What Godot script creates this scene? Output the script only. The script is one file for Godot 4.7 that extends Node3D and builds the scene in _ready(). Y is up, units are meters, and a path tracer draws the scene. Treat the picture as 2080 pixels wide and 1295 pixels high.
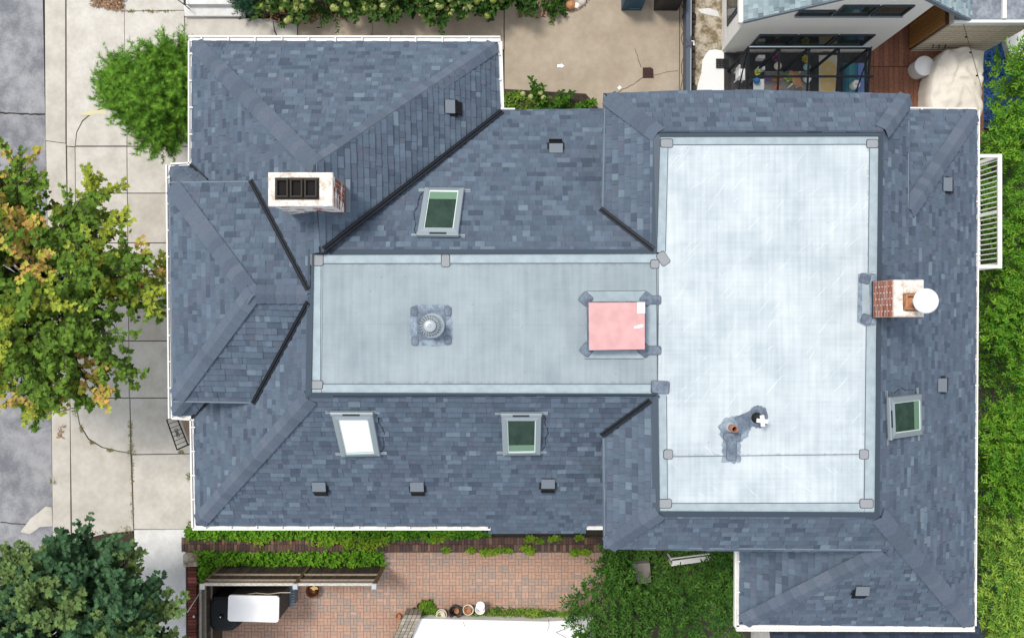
extends Node3D
# A hip-roofed house seen from a drone hovering 25 m above the ground. x = right, z = towards the patio, y = up, metres.

const CAM_H := 25.0
const FOCAL := 1675.0
const EAVE := 6.0
const FLAT := 8.6
var rng := RandomNumberGenerator.new()
var M := {}
var names := {}
var house: Node3D

# ---------------------------------------------------------------- survey helpers
# plan position (survey units) of a point whose true height is h
func at(u: float, v: float, h: float) -> Vector3:
	var s := (CAM_H - h) / FOCAL
	return Vector3((u - 1040.0) * s, h, (v - 647.5) * s)

func on_plane(p: Plane, u: float, v: float) -> Vector3:
	var r = p.intersects_ray(Vector3(0, CAM_H, 0), Vector3(u - 1040.0, -FOCAL, v - 647.5).normalized())
	return r if r != null else at(u, v, EAVE)

func up_plane(a: Vector3, b: Vector3, c: Vector3) -> Plane:
	var p := Plane(a, b, c)
	return p if p.normal.y > 0 else Plane(-p.normal, -p.d)

# ---------------------------------------------------------------- node helpers
func numbered(n: String) -> String:
	names[n] = names.get(n, 0) + 1
	return n if names[n] == 1 else "%s_%03d" % [n, names[n] - 1]

func thing(n: String, label: String, cat: String, pos := Vector3.ZERO, group := "") -> Node3D:
	var o := Node3D.new()
	o.name = numbered(n)
	add_child(o)
	o.position = pos
	o.set_meta("label", label)
	o.set_meta("category", cat)
	if group: o.set_meta("group", group)
	return o

func tag(o: Node, label: String, cat: String, group := "", kind := "") -> Node:
	o.set_meta("label", label)
	if cat: o.set_meta("category", cat)
	if group: o.set_meta("group", group)
	if kind: o.set_meta("kind", kind)
	return o

func origin_of(n: Node) -> Transform3D:
	var t := Transform3D()
	while n != self and n is Node3D:
		t = n.transform * t
		n = n.get_parent()
	return t

func put(mesh: Mesh, n: String, m: Material, parent: Node, x := Transform3D()) -> MeshInstance3D:
	var o := MeshInstance3D.new()
	o.name = numbered(n) if parent == self else n
	o.mesh = mesh
	if m: o.material_override = m
	o.transform = (origin_of(parent).affine_inverse() * x) if parent != self else x
	parent.add_child(o, true)
	return o

func build(st: SurfaceTool, n: String, m: Material, parent: Node, flat := true) -> MeshInstance3D:
	return put(finish(st, flat), n, m, parent)

func finish(st: SurfaceTool, _flat := true) -> ArrayMesh:
	st.generate_normals()
	return st.commit()

func struct(st: SurfaceTool, n: String, m: Material) -> MeshInstance3D:
	var o := build(st, n, m, self)
	o.set_meta("kind", "structure")
	return o

func pivot(n: String, parent: Node, pos: Vector3) -> Node3D:
	var o := Node3D.new()
	o.name = n
	o.transform = origin_of(parent).affine_inverse() * Transform3D(Basis(), pos)
	parent.add_child(o, true)
	return o

# ---------------------------------------------------------------- mesh helpers
func mb(smooth := false) -> SurfaceTool:
	var st := SurfaceTool.new()
	st.begin(Mesh.PRIMITIVE_TRIANGLES)
	st.set_smooth_group(0 if smooth else -1)
	st.set_color(Color(1, 1, 1))
	return st

func vtx(st: SurfaceTool, p: Vector3) -> void:
	st.set_uv(Vector2(p.x, p.z))
	st.add_vertex(p)

func tri(st: SurfaceTool, a: Vector3, b: Vector3, c: Vector3) -> void:
	vtx(st, a); vtx(st, b); vtx(st, c)

func quad(st: SurfaceTool, a: Vector3, b: Vector3, c: Vector3, d: Vector3) -> void:
	tri(st, a, b, c); tri(st, a, c, d)

# polygon with top loop given as points; sides go down by `down`
func prism(st: SurfaceTool, top: PackedVector3Array, down: Vector3, bottom := false, rim := Color(-1, 0, 0)) -> void:
	var n := -down.normalized()
	var ax := Vector3.RIGHT if absf(n.x) < 0.8 else Vector3.BACK
	var e1 := (ax - n * ax.dot(n)).normalized()
	var e2 := n.cross(e1)
	var p2 := PackedVector2Array()
	for p in top: p2.append(Vector2(p.dot(e1), p.dot(e2)))
	if not Geometry2D.is_polygon_clockwise(p2):
		top.reverse(); p2.reverse()
	var ids := Geometry2D.triangulate_polygon(p2)
	for i in range(0, ids.size(), 3):
		var a := top[ids[i]]
		var b := top[ids[i + 1]]
		var c := top[ids[i + 2]]
		if (b - a).cross(c - a).dot(n) > 0: tri(st, a, c, b)
		else: tri(st, a, b, c)
		if bottom:
			if (b - a).cross(c - a).dot(n) > 0: tri(st, a + down, b + down, c + down)
			else: tri(st, a + down, c + down, b + down)
	var k := top.size()
	if rim.r >= 0: st.set_color(rim)
	for i in k:
		var a := top[i]
		var b := top[(i + 1) % k]
		quad(st, b, a, a + down, b + down)

func flat_px(st: SurfaceTool, px: Array, h: float, thick: float) -> void:
	var t := PackedVector3Array()
	for p in px: t.append(at(p[0], p[1], h))
	prism(st, t, Vector3(0, -thick, 0))

func rect_px(x0: float, y0: float, x1: float, y1: float) -> Array:
	return [[x0, y0], [x1, y0], [x1, y1], [x0, y1]]

# box with chamfered upper edges, in frame x
func box(st: SurfaceTool, x: Transform3D, size: Vector3, ch := 0.0) -> void:
	var a := size * 0.5
	var c := minf(ch, minf(a.x, a.z) * 0.9)
	var lo := [Vector3(-a.x, -a.y, -a.z), Vector3(a.x, -a.y, -a.z), Vector3(a.x, -a.y, a.z), Vector3(-a.x, -a.y, a.z)]
	var mid := []
	var hi := []
	for p in lo:
		mid.append(x * Vector3(p.x, a.y - c, p.z))
		hi.append(x * Vector3(p.x - signf(p.x) * c, a.y, p.z - signf(p.z) * c))
	for i in 4: lo[i] = x * lo[i]
	for i in 4:
		var j := (i + 1) % 4
		quad(st, mid[i], lo[i], lo[j], mid[j])
		if c > 0: quad(st, hi[i], mid[i], mid[j], hi[j])
	quad(st, hi[0], hi[1], hi[2], hi[3])
	quad(st, lo[3], lo[2], lo[1], lo[0])

func abox(st: SurfaceTool, lo: Vector3, hi: Vector3, ch := 0.0) -> void:
	box(st, Transform3D(Basis(), (lo + hi) * 0.5), hi - lo, ch)

func frame_along(a: Vector3, b: Vector3, up := Vector3.UP) -> Basis:   # x along a->b, y near up
	var x := (b - a).normalized()
	if absf(x.dot(up)) > 0.98: up = Vector3.BACK
	var z := x.cross(up).normalized()
	return Basis(x, z.cross(x), z)

func bar(st: SurfaceTool, a: Vector3, b: Vector3, hgt: float, wid: float, up := Vector3.UP, ch := 0.0) -> void:
	box(st, Transform3D(frame_along(a, b, up), (a + b) * 0.5), Vector3(a.distance_to(b), hgt, wid), ch)

func tube(st: SurfaceTool, pts: Array, radii: Array, sides := 7) -> void:
	var rings := []
	for i in pts.size():
		var d: Vector3 = (pts[mini(i + 1, pts.size() - 1)] - pts[maxi(i - 1, 0)]).normalized()
		var s := d.cross(Vector3.UP if absf(d.y) < 0.95 else Vector3.RIGHT).normalized()
		var t := s.cross(d)
		var ring := []
		for k in sides:
			var an := TAU * k / sides
			ring.append(pts[i] + (s * cos(an) + t * sin(an)) * radii[i])
		rings.append(ring)
	for i in rings.size() - 1:
		for k in sides:
			var j := (k + 1) % sides
			quad(st, rings[i][k], rings[i][j], rings[i + 1][j], rings[i + 1][k])
	for k in range(1, sides - 1):
		tri(st, rings[0][0], rings[0][k], rings[0][k + 1])
		tri(st, rings[-1][0], rings[-1][k + 1], rings[-1][k])

func lathe(st: SurfaceTool, c: Vector3, prof: Array, segs := 24, axis := Basis()) -> void:
	for i in prof.size() - 1:
		for k in segs:
			var a0 := TAU * k / segs
			var a1 := TAU * (k + 1) / segs
			var p: Vector2 = prof[i]
			var q: Vector2 = prof[i + 1]
			var v := [Vector3(p.x * cos(a0), p.y, p.x * sin(a0)), Vector3(p.x * cos(a1), p.y, p.x * sin(a1)), Vector3(q.x * cos(a1), q.y, q.x * sin(a1)), Vector3(q.x * cos(a0), q.y, q.x * sin(a0))]
			for z in 4: v[z] = c + axis * v[z]
			if p.x < 1e-5: tri(st, v[0], v[2], v[3])
			elif q.x < 1e-5: tri(st, v[0], v[1], v[2])
			else: quad(st, v[0], v[1], v[2], v[3])

func rr(lo: float, hi: float) -> float:
	return rng.randf_range(lo, hi)

func pick(a: Array) -> Variant:
	return a[rng.randi() % a.size()]

# ---------------------------------------------------------------- materials
func lin(r: float, g: float, b: float) -> Color:
	return Color(r, g, b).linear_to_srgb()

func noise_tex(sz: int, sd: int, octs: Array, lo: Color, hi: Color, gain := 1.6) -> ImageTexture:
	var acc := PackedFloat32Array()
	acc.resize(sz * sz)
	var tot := 0.0
	for i in octs.size():
		var f := FastNoiseLite.new()
		f.seed = sd + i * 17
		f.noise_type = FastNoiseLite.TYPE_SIMPLEX_SMOOTH
		f.fractal_type = FastNoiseLite.FRACTAL_FBM
		f.fractal_octaves = 2
		f.frequency = float(octs[i][0]) / sz
		var d := f.get_seamless_image(sz, sz).get_data()
		var am: float = octs[i][1]
		tot += am
		for k in sz * sz: acc[k] += (d[k] / 255.0 - 0.5) * am
	var im := Image.create(sz, sz, false, Image.FORMAT_RGB8)
	var out := PackedByteArray()
	out.resize(sz * sz * 3)
	var lut := []
	for i in 256:
		var c := lo.lerp(hi, i / 255.0).linear_to_srgb()
		lut.append([int(c.r * 255), int(c.g * 255), int(c.b * 255)])
	var mean := 0.0
	for v in acc: mean += v
	mean /= sz * sz
	var dev := 0.0
	for v in acc: dev += (v - mean) * (v - mean)
	dev = sqrt(dev / (sz * sz)) + 1e-6
	for k in sz * sz:
		var e = lut[clampi(int((0.5 + (acc[k] - mean) / dev * 0.14 * gain) * 255), 0, 255)]
		out[k * 3] = e[0]; out[k * 3 + 1] = e[1]; out[k * 3 + 2] = e[2]
	im.set_data(sz, sz, false, Image.FORMAT_RGB8, out)
	return ImageTexture.create_from_image(im)

func mat(c: Color, rough := 0.85, t: Texture2D = null, metres := 4.0, metal := 0.0) -> StandardMaterial3D:
	var m := StandardMaterial3D.new()
	m.albedo_color = c
	m.roughness = rough
	m.metallic = metal
	m.metallic_specular = 0.4
	if t:
		m.albedo_texture = t
		m.uv1_triplanar = true
		m.uv1_world_triplanar = true
		m.uv1_scale = Vector3.ONE / metres
	return m

func vmat(rough := 0.9, t: Texture2D = null, metres := 3.0) -> StandardMaterial3D:
	var m := mat(Color(1, 1, 1), rough, t, metres)
	m.vertex_color_use_as_albedo = true
	return m

func make_materials() -> void:
	var W := Color(1, 1, 1)
	var t_fine := noise_tex(512, 3, [[150, 1.0], [40, 0.5]], Color(0.72, 0.72, 0.72), W, 2.0)
	var t_conc := noise_tex(768, 9, [[6, 1.0], [26, 0.6], [110, 0.5], [300, 0.5]], Color(0.78, 0.765, 0.745), W, 1.6)
	var t_dirt := noise_tex(768, 21, [[4, 1.0], [15, 0.8], [70, 0.5], [280, 0.6]], Color(0.5, 0.51, 0.55), W, 2.0)
	var t_wood := noise_tex(512, 33, [[10, 0.7], [60, 0.6], [200, 0.5]], Color(0.6, 0.57, 0.55), W, 2.0)
	M.shingle = vmat(0.92, noise_tex(512, 5, [[8, 0.5], [60, 0.4], [190, 1.0]], Color(0.7, 0.7, 0.71), W, 2.0), 1.6)
	M.deck_felt = mat(lin(0.05, 0.06, 0.08), 0.95)
	M.cap = vmat(0.92, noise_tex(512, 6, [[20, 0.5], [190, 1.0]], Color(0.72, 0.72, 0.73), W, 2.0), 1.2)
	M.valley = mat(lin(0.022, 0.026, 0.034), 0.42, null, 1, 0.3)
	M.edge_metal = mat(lin(0.055, 0.078, 0.108), 0.5, t_fine, 1.5, 0.2)
	M.white = mat(lin(0.80, 0.80, 0.79), 0.5, noise_tex(256, 71, [[12, 1], [60, 0.6]], Color(0.86, 0.86, 0.85), W), 2.0)
	M.paint_white = mat(lin(0.82, 0.82, 0.80), 0.6, t_fine, 2.0)
	M.concrete = mat(lin(0.565, 0.545, 0.505), 0.95, t_conc, 5.0)
	M.concrete2 = mat(lin(0.52, 0.495, 0.45), 0.95, t_conc, 6.3)
	M.concrete_pale = mat(lin(0.68, 0.69, 0.69), 0.95, t_conc, 4.4)
	M.drive = mat(lin(0.375, 0.318, 0.248), 0.95, t_conc, 7.0)
	M.asphalt = mat(lin(0.295, 0.30, 0.318), 0.95, t_dirt, 7.0)
	M.soil = mat(lin(0.06, 0.048, 0.036), 1.0, t_dirt, 3.0)
	M.joint = mat(lin(0.075, 0.066, 0.05), 1.0, t_fine, 1.0)
	M.crack = mat(lin(0.035, 0.03, 0.025), 1.0)
	M.stained = mat(lin(0.42, 0.38, 0.31), 0.95, noise_tex(512, 44, [[7, 1.0], [24, 0.7], [120, 0.4]], Color(0.4, 0.34, 0.24), W, 2.6), 2.6)
	M.plaster = mat(lin(0.84, 0.84, 0.84), 0.9, t_fine, 1.5)
	M.stucco = mat(lin(0.80, 0.81, 0.785), 0.95, t_fine, 1.0)
	M.stucco_white = mat(lin(0.80, 0.80, 0.79), 0.95, t_conc, 3.0)
	M.patch = mat(lin(0.29, 0.31, 0.335), 0.75, t_fine, 0.9)
	M.patch_dark = mat(lin(0.165, 0.21, 0.27), 0.7, t_dirt, 1.1)
	M.stain_grey = mat(lin(0.26, 0.325, 0.395), 0.8, t_dirt, 0.8)
	M.sealant = mat(lin(0.10, 0.115, 0.14), 0.6)
	M.strip = mat(lin(0.335, 0.405, 0.45), 0.7, noise_tex(512, 13, [[8, 1.0], [50, 0.5], [200, 0.4]], Color(0.78, 0.8, 0.81), W), 2.4)
	M.alu = mat(lin(0.36, 0.42, 0.46), 0.38, t_fine, 1.0, 0.45)
	M.alu_dark = mat(lin(0.05, 0.055, 0.065), 0.4, null, 1, 0.3)
	M.vent_top = mat(lin(0.17, 0.20, 0.24), 0.55, t_fine, 0.7, 0.1)
	M.vent_dark = mat(lin(0.012, 0.014, 0.018), 0.6)
	M.black = mat(lin(0.012, 0.013, 0.016), 0.5)
	M.black_metal = mat(lin(0.010, 0.012, 0.016), 0.6)
	M.black_metal.metallic_specular = 0.2
	M.crown = mat(lin(0.86, 0.83, 0.79), 0.95, noise_tex(512, 58, [[5, 1.0], [22, 0.8], [90, 0.6]], Color(0.52, 0.46, 0.41), W, 1.7), 1.3)
	M.navy = mat(lin(0.035, 0.045, 0.065), 0.5)
	M.glass_dark = mat(lin(0.02, 0.032, 0.028), 0.06)
	M.glass = mat(Color(0.12, 0.16, 0.17, 0.10), 0.02)
	M.glass.transparency = BaseMaterial3D.TRANSPARENCY_ALPHA
	M.glass.metallic_specular = 0.12
	M.pane_green = mat(lin(0.042, 0.078, 0.060), 0.05, noise_tex(256, 91, [[3, 1.0], [9, 0.6]], Color(0.55, 0.6, 0.6), W, 2.0), 1.1)  # uneven tint stands in for varied reflections in the glass
	M.pane_green.albedo_color.a = 0.9
	M.pane_pale = mat(Color(0.42, 0.55, 0.46, 0.9), 0.05)
	M.pane_pale.transparency = BaseMaterial3D.TRANSPARENCY_ALPHA
	M.pane_green.transparency = BaseMaterial3D.TRANSPARENCY_ALPHA
	M.pane_green.metallic_specular = 0.2
	M.pane_white = mat(Color(0.96, 0.97, 0.97, 0.9), 0.1)  # near-opaque white pane carrying the colour of the closed blind
	M.pane_white.transparency = BaseMaterial3D.TRANSPARENCY_ALPHA
	M.shade_green = mat(lin(0.016, 0.04, 0.024), 0.9, t_dirt, 1.4)
	M.sash = mat(lin(0.62, 0.74, 0.70), 0.5)
	M.blind = mat(lin(0.86, 0.87, 0.86), 0.8)
	M.pink = mat(lin(0.60, 0.345, 0.35), 0.75, noise_tex(256, 72, [[5, 1], [60, 0.5]], Color(0.84, 0.83, 0.83), W), 1.6)
	M.copper = mat(lin(0.42, 0.20, 0.13), 0.5, t_fine, 0.5, 0.5)
	M.zinc = mat(lin(0.48, 0.53, 0.56), 0.32, null, 1, 0.7)
	M.brick = vmat(0.95, t_fine, 0.6)
	M.mortar = mat(lin(0.72, 0.66, 0.60), 0.95, t_fine, 0.5)
	M.mortar_dark = mat(lin(0.13, 0.105, 0.085), 0.95, t_dirt, 1.0)
	M.clay = mat(lin(0.50, 0.24, 0.12), 0.85, t_dirt, 0.8)
	M.near_black = mat(lin(0.008, 0.007, 0.007), 0.9)
	M.flue = mat(lin(0.04, 0.033, 0.028), 0.9)
	M.boards = vmat(0.8, t_wood, 0.9)
	M.leaf = vmat(0.8)
	M.leaf.metallic_specular = 0.15
	M.leaf.backlight_enabled = true
	M.leaf.backlight = Color(0.12, 0.16, 0.04)
	M.bark = mat(lin(0.085, 0.07, 0.055), 0.95, t_dirt, 0.5)
	M.chips = vmat(0.95)
	M.tarp = mat(lin(0.82, 0.77, 0.69), 0.9, t_fine, 1.0)
	M.plastic_white = mat(lin(0.85, 0.85, 0.86), 0.45)
	M.blue_bin = mat(lin(0.010, 0.055, 0.11), 0.5)
	M.rust = mat(lin(0.06, 0.03, 0.026), 0.8, t_dirt, 0.3)
	M.dark_cloth = mat(lin(0.013, 0.016, 0.018), 0.65)
	M.resin_brown = mat(lin(0.075, 0.066, 0.062), 0.7, t_wood, 0.7)
	M.slate_blue = mat(lin(0.16, 0.20, 0.25), 0.7, t_fine, 0.6)
	M.vcol = vmat(0.8)
	M.cream = mat(lin(0.62, 0.57, 0.48), 0.7)

# ---------------------------------------------------------------- setting: camera, sky, sun
func make_camera_and_light() -> void:
	var cam := Camera3D.new()
	cam.name = "camera"
	cam.position = Vector3(0, CAM_H, 0)
	cam.rotation_degrees = Vector3(-90, 0, 0)
	cam.fov = rad_to_deg(2.0 * atan(647.5 / FOCAL))
	cam.near = 0.1
	cam.far = 500
	add_child(cam)
	cam.current = true
	var sky_m := ProceduralSkyMaterial.new()
	sky_m.sky_top_color = Color(0.865, 0.885, 0.915)
	sky_m.sky_horizon_color = Color(0.88, 0.89, 0.905)
	sky_m.sky_curve = 0.2
	sky_m.ground_bottom_color = Color(0.3, 0.3, 0.3)
	sky_m.ground_horizon_color = Color(0.7, 0.72, 0.74)
	var sky := Sky.new()
	sky.sky_material = sky_m
	var env := Environment.new()
	env.background_mode = Environment.BG_SKY
	env.sky = sky
	env.background_energy_multiplier = 0.68
	env.tonemap_mode = Environment.TONE_MAPPER_LINEAR
	env.tonemap_exposure = 1.95
	env.sdfgi_enabled = true
	env.ssao_enabled = true
	env.ssil_enabled = true
	var we := WorldEnvironment.new()
	we.name = "environment"
	we.environment = env
	add_child(we)
	var sun := DirectionalLight3D.new()
	sun.name = "sun"
	sun.light_color = Color(1.0, 0.97, 0.93)
	sun.light_energy = 0.5
	sun.light_angular_distance = 14.0
	sun.shadow_enabled = true
	sun.look_at_from_position(Vector3(-5, 12, -4.4), Vector3.ZERO, Vector3.UP)
	add_child(sun)

# ---------------------------------------------------------------- shingled slopes
const EXPO := 0.143
const CUT_EDGE := Color(0.018, 0.022, 0.03)   # cut asphalt edge; its near-black also stands in for course shadow lines
var shingle_field: SurfaceTool
var shingle_lib := {}
var shingle_cols := []
var single_left := 300

func shingle_palette() -> void:
	# measured weathered-slate blend: charcoal, slate blue, lilac grey, pale blue
	shingle_cols = [
		[Color(0.102, 0.139, 0.190), 35], [Color(0.091, 0.123, 0.170), 27], [Color(0.072, 0.097, 0.138), 13], [Color(0.102, 0.128, 0.174), 11],
		[Color(0.119, 0.162, 0.216), 11], [Color(0.150, 0.200, 0.252), 3]]

func shingle_col() -> Color:
	var r := rng.randi() % 100
	for e in shingle_cols:
		r -= e[1]
		if r < 0: return e[0]
	return shingle_cols[0][0]

func shingle_mesh(w: float, c: Color) -> ArrayMesh:
	var key := "%.2f/%s" % [w, c]
	if not shingle_lib.has(key):
		var st := mb()
		st.set_color(c)
		var t0 := 0.029
		var t1 := 0.006
		var a := Vector3(0.002, t0, 0); var b := Vector3(w - 0.002, t0, 0)
		var d := Vector3(0.002, t1, -EXPO - 0.004); var e := Vector3(w - 0.002, t1, -EXPO - 0.004)
		quad(st, a, d, e, b)
		st.set_color(CUT_EDGE)
		quad(st, Vector3(a.x, 0, 0), a, b, Vector3(b.x, 0, 0))
		quad(st, Vector3(d.x, 0, d.z), d, a, Vector3(a.x, 0, 0))
		quad(st, b, e, Vector3(e.x, 0, e.z), Vector3(b.x, 0, 0))
		shingle_lib[key] = finish(st)
	return shingle_lib[key]

# three points fix the plane: a and b on the eave (left to right when looking up the slope or not), c upslope
func slope(eave_a: Vector3, eave_b: Vector3, up_pt: Vector3, outline: Array, singles := 0, parent: Node = null, field: SurfaceTool = null, slab := 0.14) -> Plane:
	var pl := up_plane(eave_a, eave_b, up_pt)
	var n := pl.normal
	var u := (eave_b - eave_a).normalized()
	var w := n.cross(u)
	if w.dot(up_pt - eave_a) < 0:
		u = -u
		w = n.cross(u)
	var poly := PackedVector2Array()
	var deck := PackedVector3Array()
	for q in outline:
		var p := on_plane(pl, q[0], q[1])
		deck.append(p - n * 0.004)
		poly.append(Vector2((p - eave_a).dot(u), (p - eave_a).dot(w)))
	var st := mb()
	prism(st, deck, -n * slab, true)
	var owner_node: Node = parent if parent else house
	var node := build(st, "roof_slope", M.deck_felt, owner_node)
	if field == null: field = shingle_field
	var lo := Vector2(1e9, 1e9)
	var hi := -lo
	for p in poly:
		lo = lo.min(p); hi = hi.max(p)
	var off := rr(0, 0.14)
	var k := 0
	var y := lo.y - 0.02
	while y < hi.y:
		var x := lo.x - rr(0, 0.4)
		while x < hi.x:
			var wd: float = pick([0.09, 0.12, 0.14, 0.16, 0.20, 0.24, 0.30])
			var c := shingle_col()
			var rect := PackedVector2Array([Vector2(x + 0.001, y), Vector2(x + wd - 0.001, y), Vector2(x + wd - 0.001, y + EXPO + 0.003), Vector2(x + 0.001, y + EXPO + 0.003)])
			var parts := Geometry2D.intersect_polygons(rect, poly)
			if parts.size() == 1 and parts[0].size() == 4 and singles > 0 and single_left > 0 and wd > 0.13:
				var area := 0.0
				for i in 4: area += parts[0][i].cross(parts[0][(i + 1) % 4])
				if absf(area) * 0.5 > wd * EXPO * 0.95:
					singles -= 1; single_left -= 1
					var o := eave_a + u * x + w * y
					put(shingle_mesh(wd, c), "shingle", M.shingle, node, Transform3D(Basis(u, n, -w), o))
					x += wd
					continue
			var raise: float = pick([0.0, 0.0, 0.007, 0.012])
			var j := rr(0.9, 1.1)
			for q in parts:
				if q.size() < 3: continue
				field.set_color(Color(c.r * j, c.g * j, c.b * j))
				var top := PackedVector3Array()
				for p in q:
					var f := clampf((p.y - y) / EXPO, 0, 1)
					top.append(eave_a + u * p.x + w * p.y + n * (lerpf(0.025, 0.005, f) + raise * (1.0 - f * 0.6)))
				prism(field, top, -n * 0.02, false, CUT_EDGE)
			x += wd
		y += EXPO
		k += 1
	return pl

# overlapping bent cap shingles along a hip or ridge, from the low end to the high end
func cap_run(a: Vector3, b: Vector3, pa: Plane, pb: Plane, half := 0.18, expo := 0.2, parent: Node = null) -> void:
	if parent == null: parent = house
	var d := (b - a).normalized()
	var s1 := pa.normal.cross(d).normalized()
	var s2 := pb.normal.cross(d).normalized()
	# each side vector must lead away from the hip on its own slope
	if s1.dot(pb.normal) > 0: s1 = -s1
	if s2.dot(pa.normal) > 0: s2 = -s2
	if absf(s1.dot(pb.normal)) < 0.02: s2 = -s1
	var n := (pa.normal + pb.normal).normalized()
	var meshes := []
	for c in [Color(0.104, 0.135, 0.180), Color(0.092, 0.120, 0.164), Color(0.118, 0.148, 0.194), Color(0.108, 0.141, 0.190)]:
		var st := mb()
		st.set_color(c)
		var L := expo + 0.03
		var t0 := 0.078
		var t1 := 0.046
		var o := Vector3.ZERO
		var e := d * L
		for s in [[s1, pa.normal], [s2, pb.normal]]:
			var sv: Vector3 = s[0] * half
			var nv: Vector3 = s[1]
			var r0 := o + n * t0
			var r1 := e + n * t1
			var m0 := o + sv * 0.25 + nv * t0 * 0.93
			var m1 := e + sv * 0.25 + nv * t1 * 0.93
			var q0 := o + sv + nv * (t0 - 0.006)
			var q1 := e + sv + nv * (t1 - 0.004)
			quad(st, r0, r1, m1, m0)
			quad(st, m0, m1, q1, q0)
			quad(st, q0, q1, q1 - nv * 0.03, q0 - nv * 0.03)
			quad(st, r0, m0, m0 - nv * 0.03, r0 - n * 0.03)
			quad(st, m0, q0, q0 - nv * 0.03, m0 - nv * 0.03)
		meshes.append(finish(st))
	a += d * 0.1
	var cnt := int(a.distance_to(b) / expo + 0.5)
	for i in cnt:
		put(pick(meshes), "ridge_cap", M.cap, parent, Transform3D(Basis(), a + d * expo * i))

# folded W-shaped metal valley from the low end to the high end
func valley(a: Vector3, b: Vector3, w := 0.05, lift := 0.055, parent: Node = null) -> void:
	var d := (b - a).normalized()
	var s := d.cross(Vector3.UP).normalized()
	var n := s.cross(d).normalized()
	var prof := [[-1.0, 0.028], [-0.86, 0.03], [-0.82, 0.008], [-0.16, 0.0], [0.0, 0.03], [0.16, 0.0], [0.82, 0.008], [0.86, 0.03], [1.0, 0.028]]
	var st := mb()
	for i in prof.size() - 1:
		var p: Vector3 = s * (prof[i][0] * w) + n * (prof[i][1] + lift)
		var q: Vector3 = s * (prof[i + 1][0] * w) + n * (prof[i + 1][1] + lift)
		quad(st, a + p, b + p, b + q, a + q)
	for e in [-1.0, 1.0]:
		var p0: Vector3 = s * (e * w) + n * (0.028 + lift)
		quad(st, a + p0, b + p0, b + p0 - n * 0.06, a + p0 - n * 0.06)
	build(st, "valley_flashing", M.valley, parent if parent else house)

func higher(pa: Plane, pb: Plane, u: float, v: float) -> Vector3:
	var p := on_plane(pa, u, v)
	var q := on_plane(pb, u, v)
	return p if p.y > q.y else q

func gutter(a: Vector3, b: Vector3, out: Vector3, w0 := 0.115, ext := 0.0) -> void:
	var w := w0 + 0.025
	var d := (b - a).normalized()
	a -= d * ext; b += d * ext
	var o := out.normalized()
	var st := mb()
	bar(st, a + o * w * 0.5 + Vector3(0, -0.03, 0), b + o * w * 0.5 + Vector3(0, -0.03, 0), 0.012, w * 0.94)
	bar(st, a + o * w + Vector3(0, -0.05, 0), b + o * w + Vector3(0, -0.05, 0), 0.12, 0.008)
	bar(st, a + o * (w - 0.016) + Vector3(0, 0.012, 0), b + o * (w - 0.016) + Vector3(0, 0.012, 0), 0.01, 0.034, Vector3.UP, 0.003)
	bar(st, a - o * 0.012 + Vector3(0, -0.075, 0), b - o * 0.012 + Vector3(0, -0.075, 0), 0.11, 0.018)
	for e in [a, b]:
		box(st, Transform3D(Basis(d, Vector3.UP, d.cross(Vector3.UP)), e + o * w * 0.5 + Vector3(0, -0.05, 0)), Vector3(0.006, 0.1, w))
	var g := build(st, "gutter", M.white, house)
	var len := a.distance_to(b)
	var cnt := int(len / 0.62)
	var hm: ArrayMesh
	if cnt > 0:
		var hs := mb()
		box(hs, Transform3D(Basis(d, Vector3.UP, d.cross(Vector3.UP))), Vector3(0.03, 0.008, w + 0.035), 0.002)
		hm = finish(hs)
	for i in cnt:
		put(hm, "hanger", M.paint_white, g, Transform3D(Basis(), a + d * (0.3 + i * (len - 0.4) / maxf(cnt, 1)) + o * (w * 0.5 - 0.015) + Vector3(0, 0.022, 0)))

func roof_vent(pl: Plane, u: float, v: float, label := "") -> void:
	var c := on_plane(pl, u, v)
	var n := pl.normal
	var down := (Vector3.DOWN - n * n.dot(Vector3.DOWN)).normalized()
	var side := n.cross(down).normalized()
	var g := pivot("roof_vent", house, c)
	if label: g.set_meta("label", label)
	var st := mb()
	box(st, Transform3D(Basis(side, n, side.cross(n)), c + down * 0.05 + n * 0.03), Vector3(0.38, 0.012, 0.2), 0.003)
	build(st, "flange", M.vent_dark, g)
	# hood: shallow wedge, open face looking downslope
	var hx := 0.145
	var f0 := c + n * 0.14
	var b0 := c - down * 0.19 + n * 0.045
	var top := [b0 - side * hx, b0 + side * hx, f0 + side * hx * 1.03, f0 - side * hx * 1.03]
	st = mb()
	prism(st, PackedVector3Array(top), -n * 0.02)
	build(st, "hood", M.vent_top, g)
	st = mb()
	var f1 := c + down * 0.30 + n * 0.03
	var b1 := c - down * 0.2 + n * 0.03
	for s in [-1.0, 1.0]:
		quad(st, b0 + side * hx * s - n * 0.01, f0 + side * hx * s - n * 0.01, f1 + side * hx * s, b1 + side * hx * s)
	quad(st, b0 - side * hx - n * 0.01, b0 + side * hx - n * 0.01, b1 + side * hx, b1 - side * hx)
	build(st, "side_wall", M.vent_dark, g)
	for i in 4:
		st = mb()
		var t := 0.15 + 0.23 * i
		var p := f0.lerp(f1, t) - down * 0.004
		box(st, Transform3D(Basis(side, (n + down * 0.7).normalized(), side.cross((n + down * 0.7).normalized())), p), Vector3(hx * 1.9, 0.006, 0.035))
		build(st, "louvre", M.vent_dark, g)
	st = mb()
	quad(st, f0 - side * hx - down * 0.03 - n * 0.02, f0 + side * hx - down * 0.03 - n * 0.02, f1 + side * hx - down * 0.03, f1 - side * hx - down * 0.03)
	build(st, "screen", M.vent_dark, g)

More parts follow.
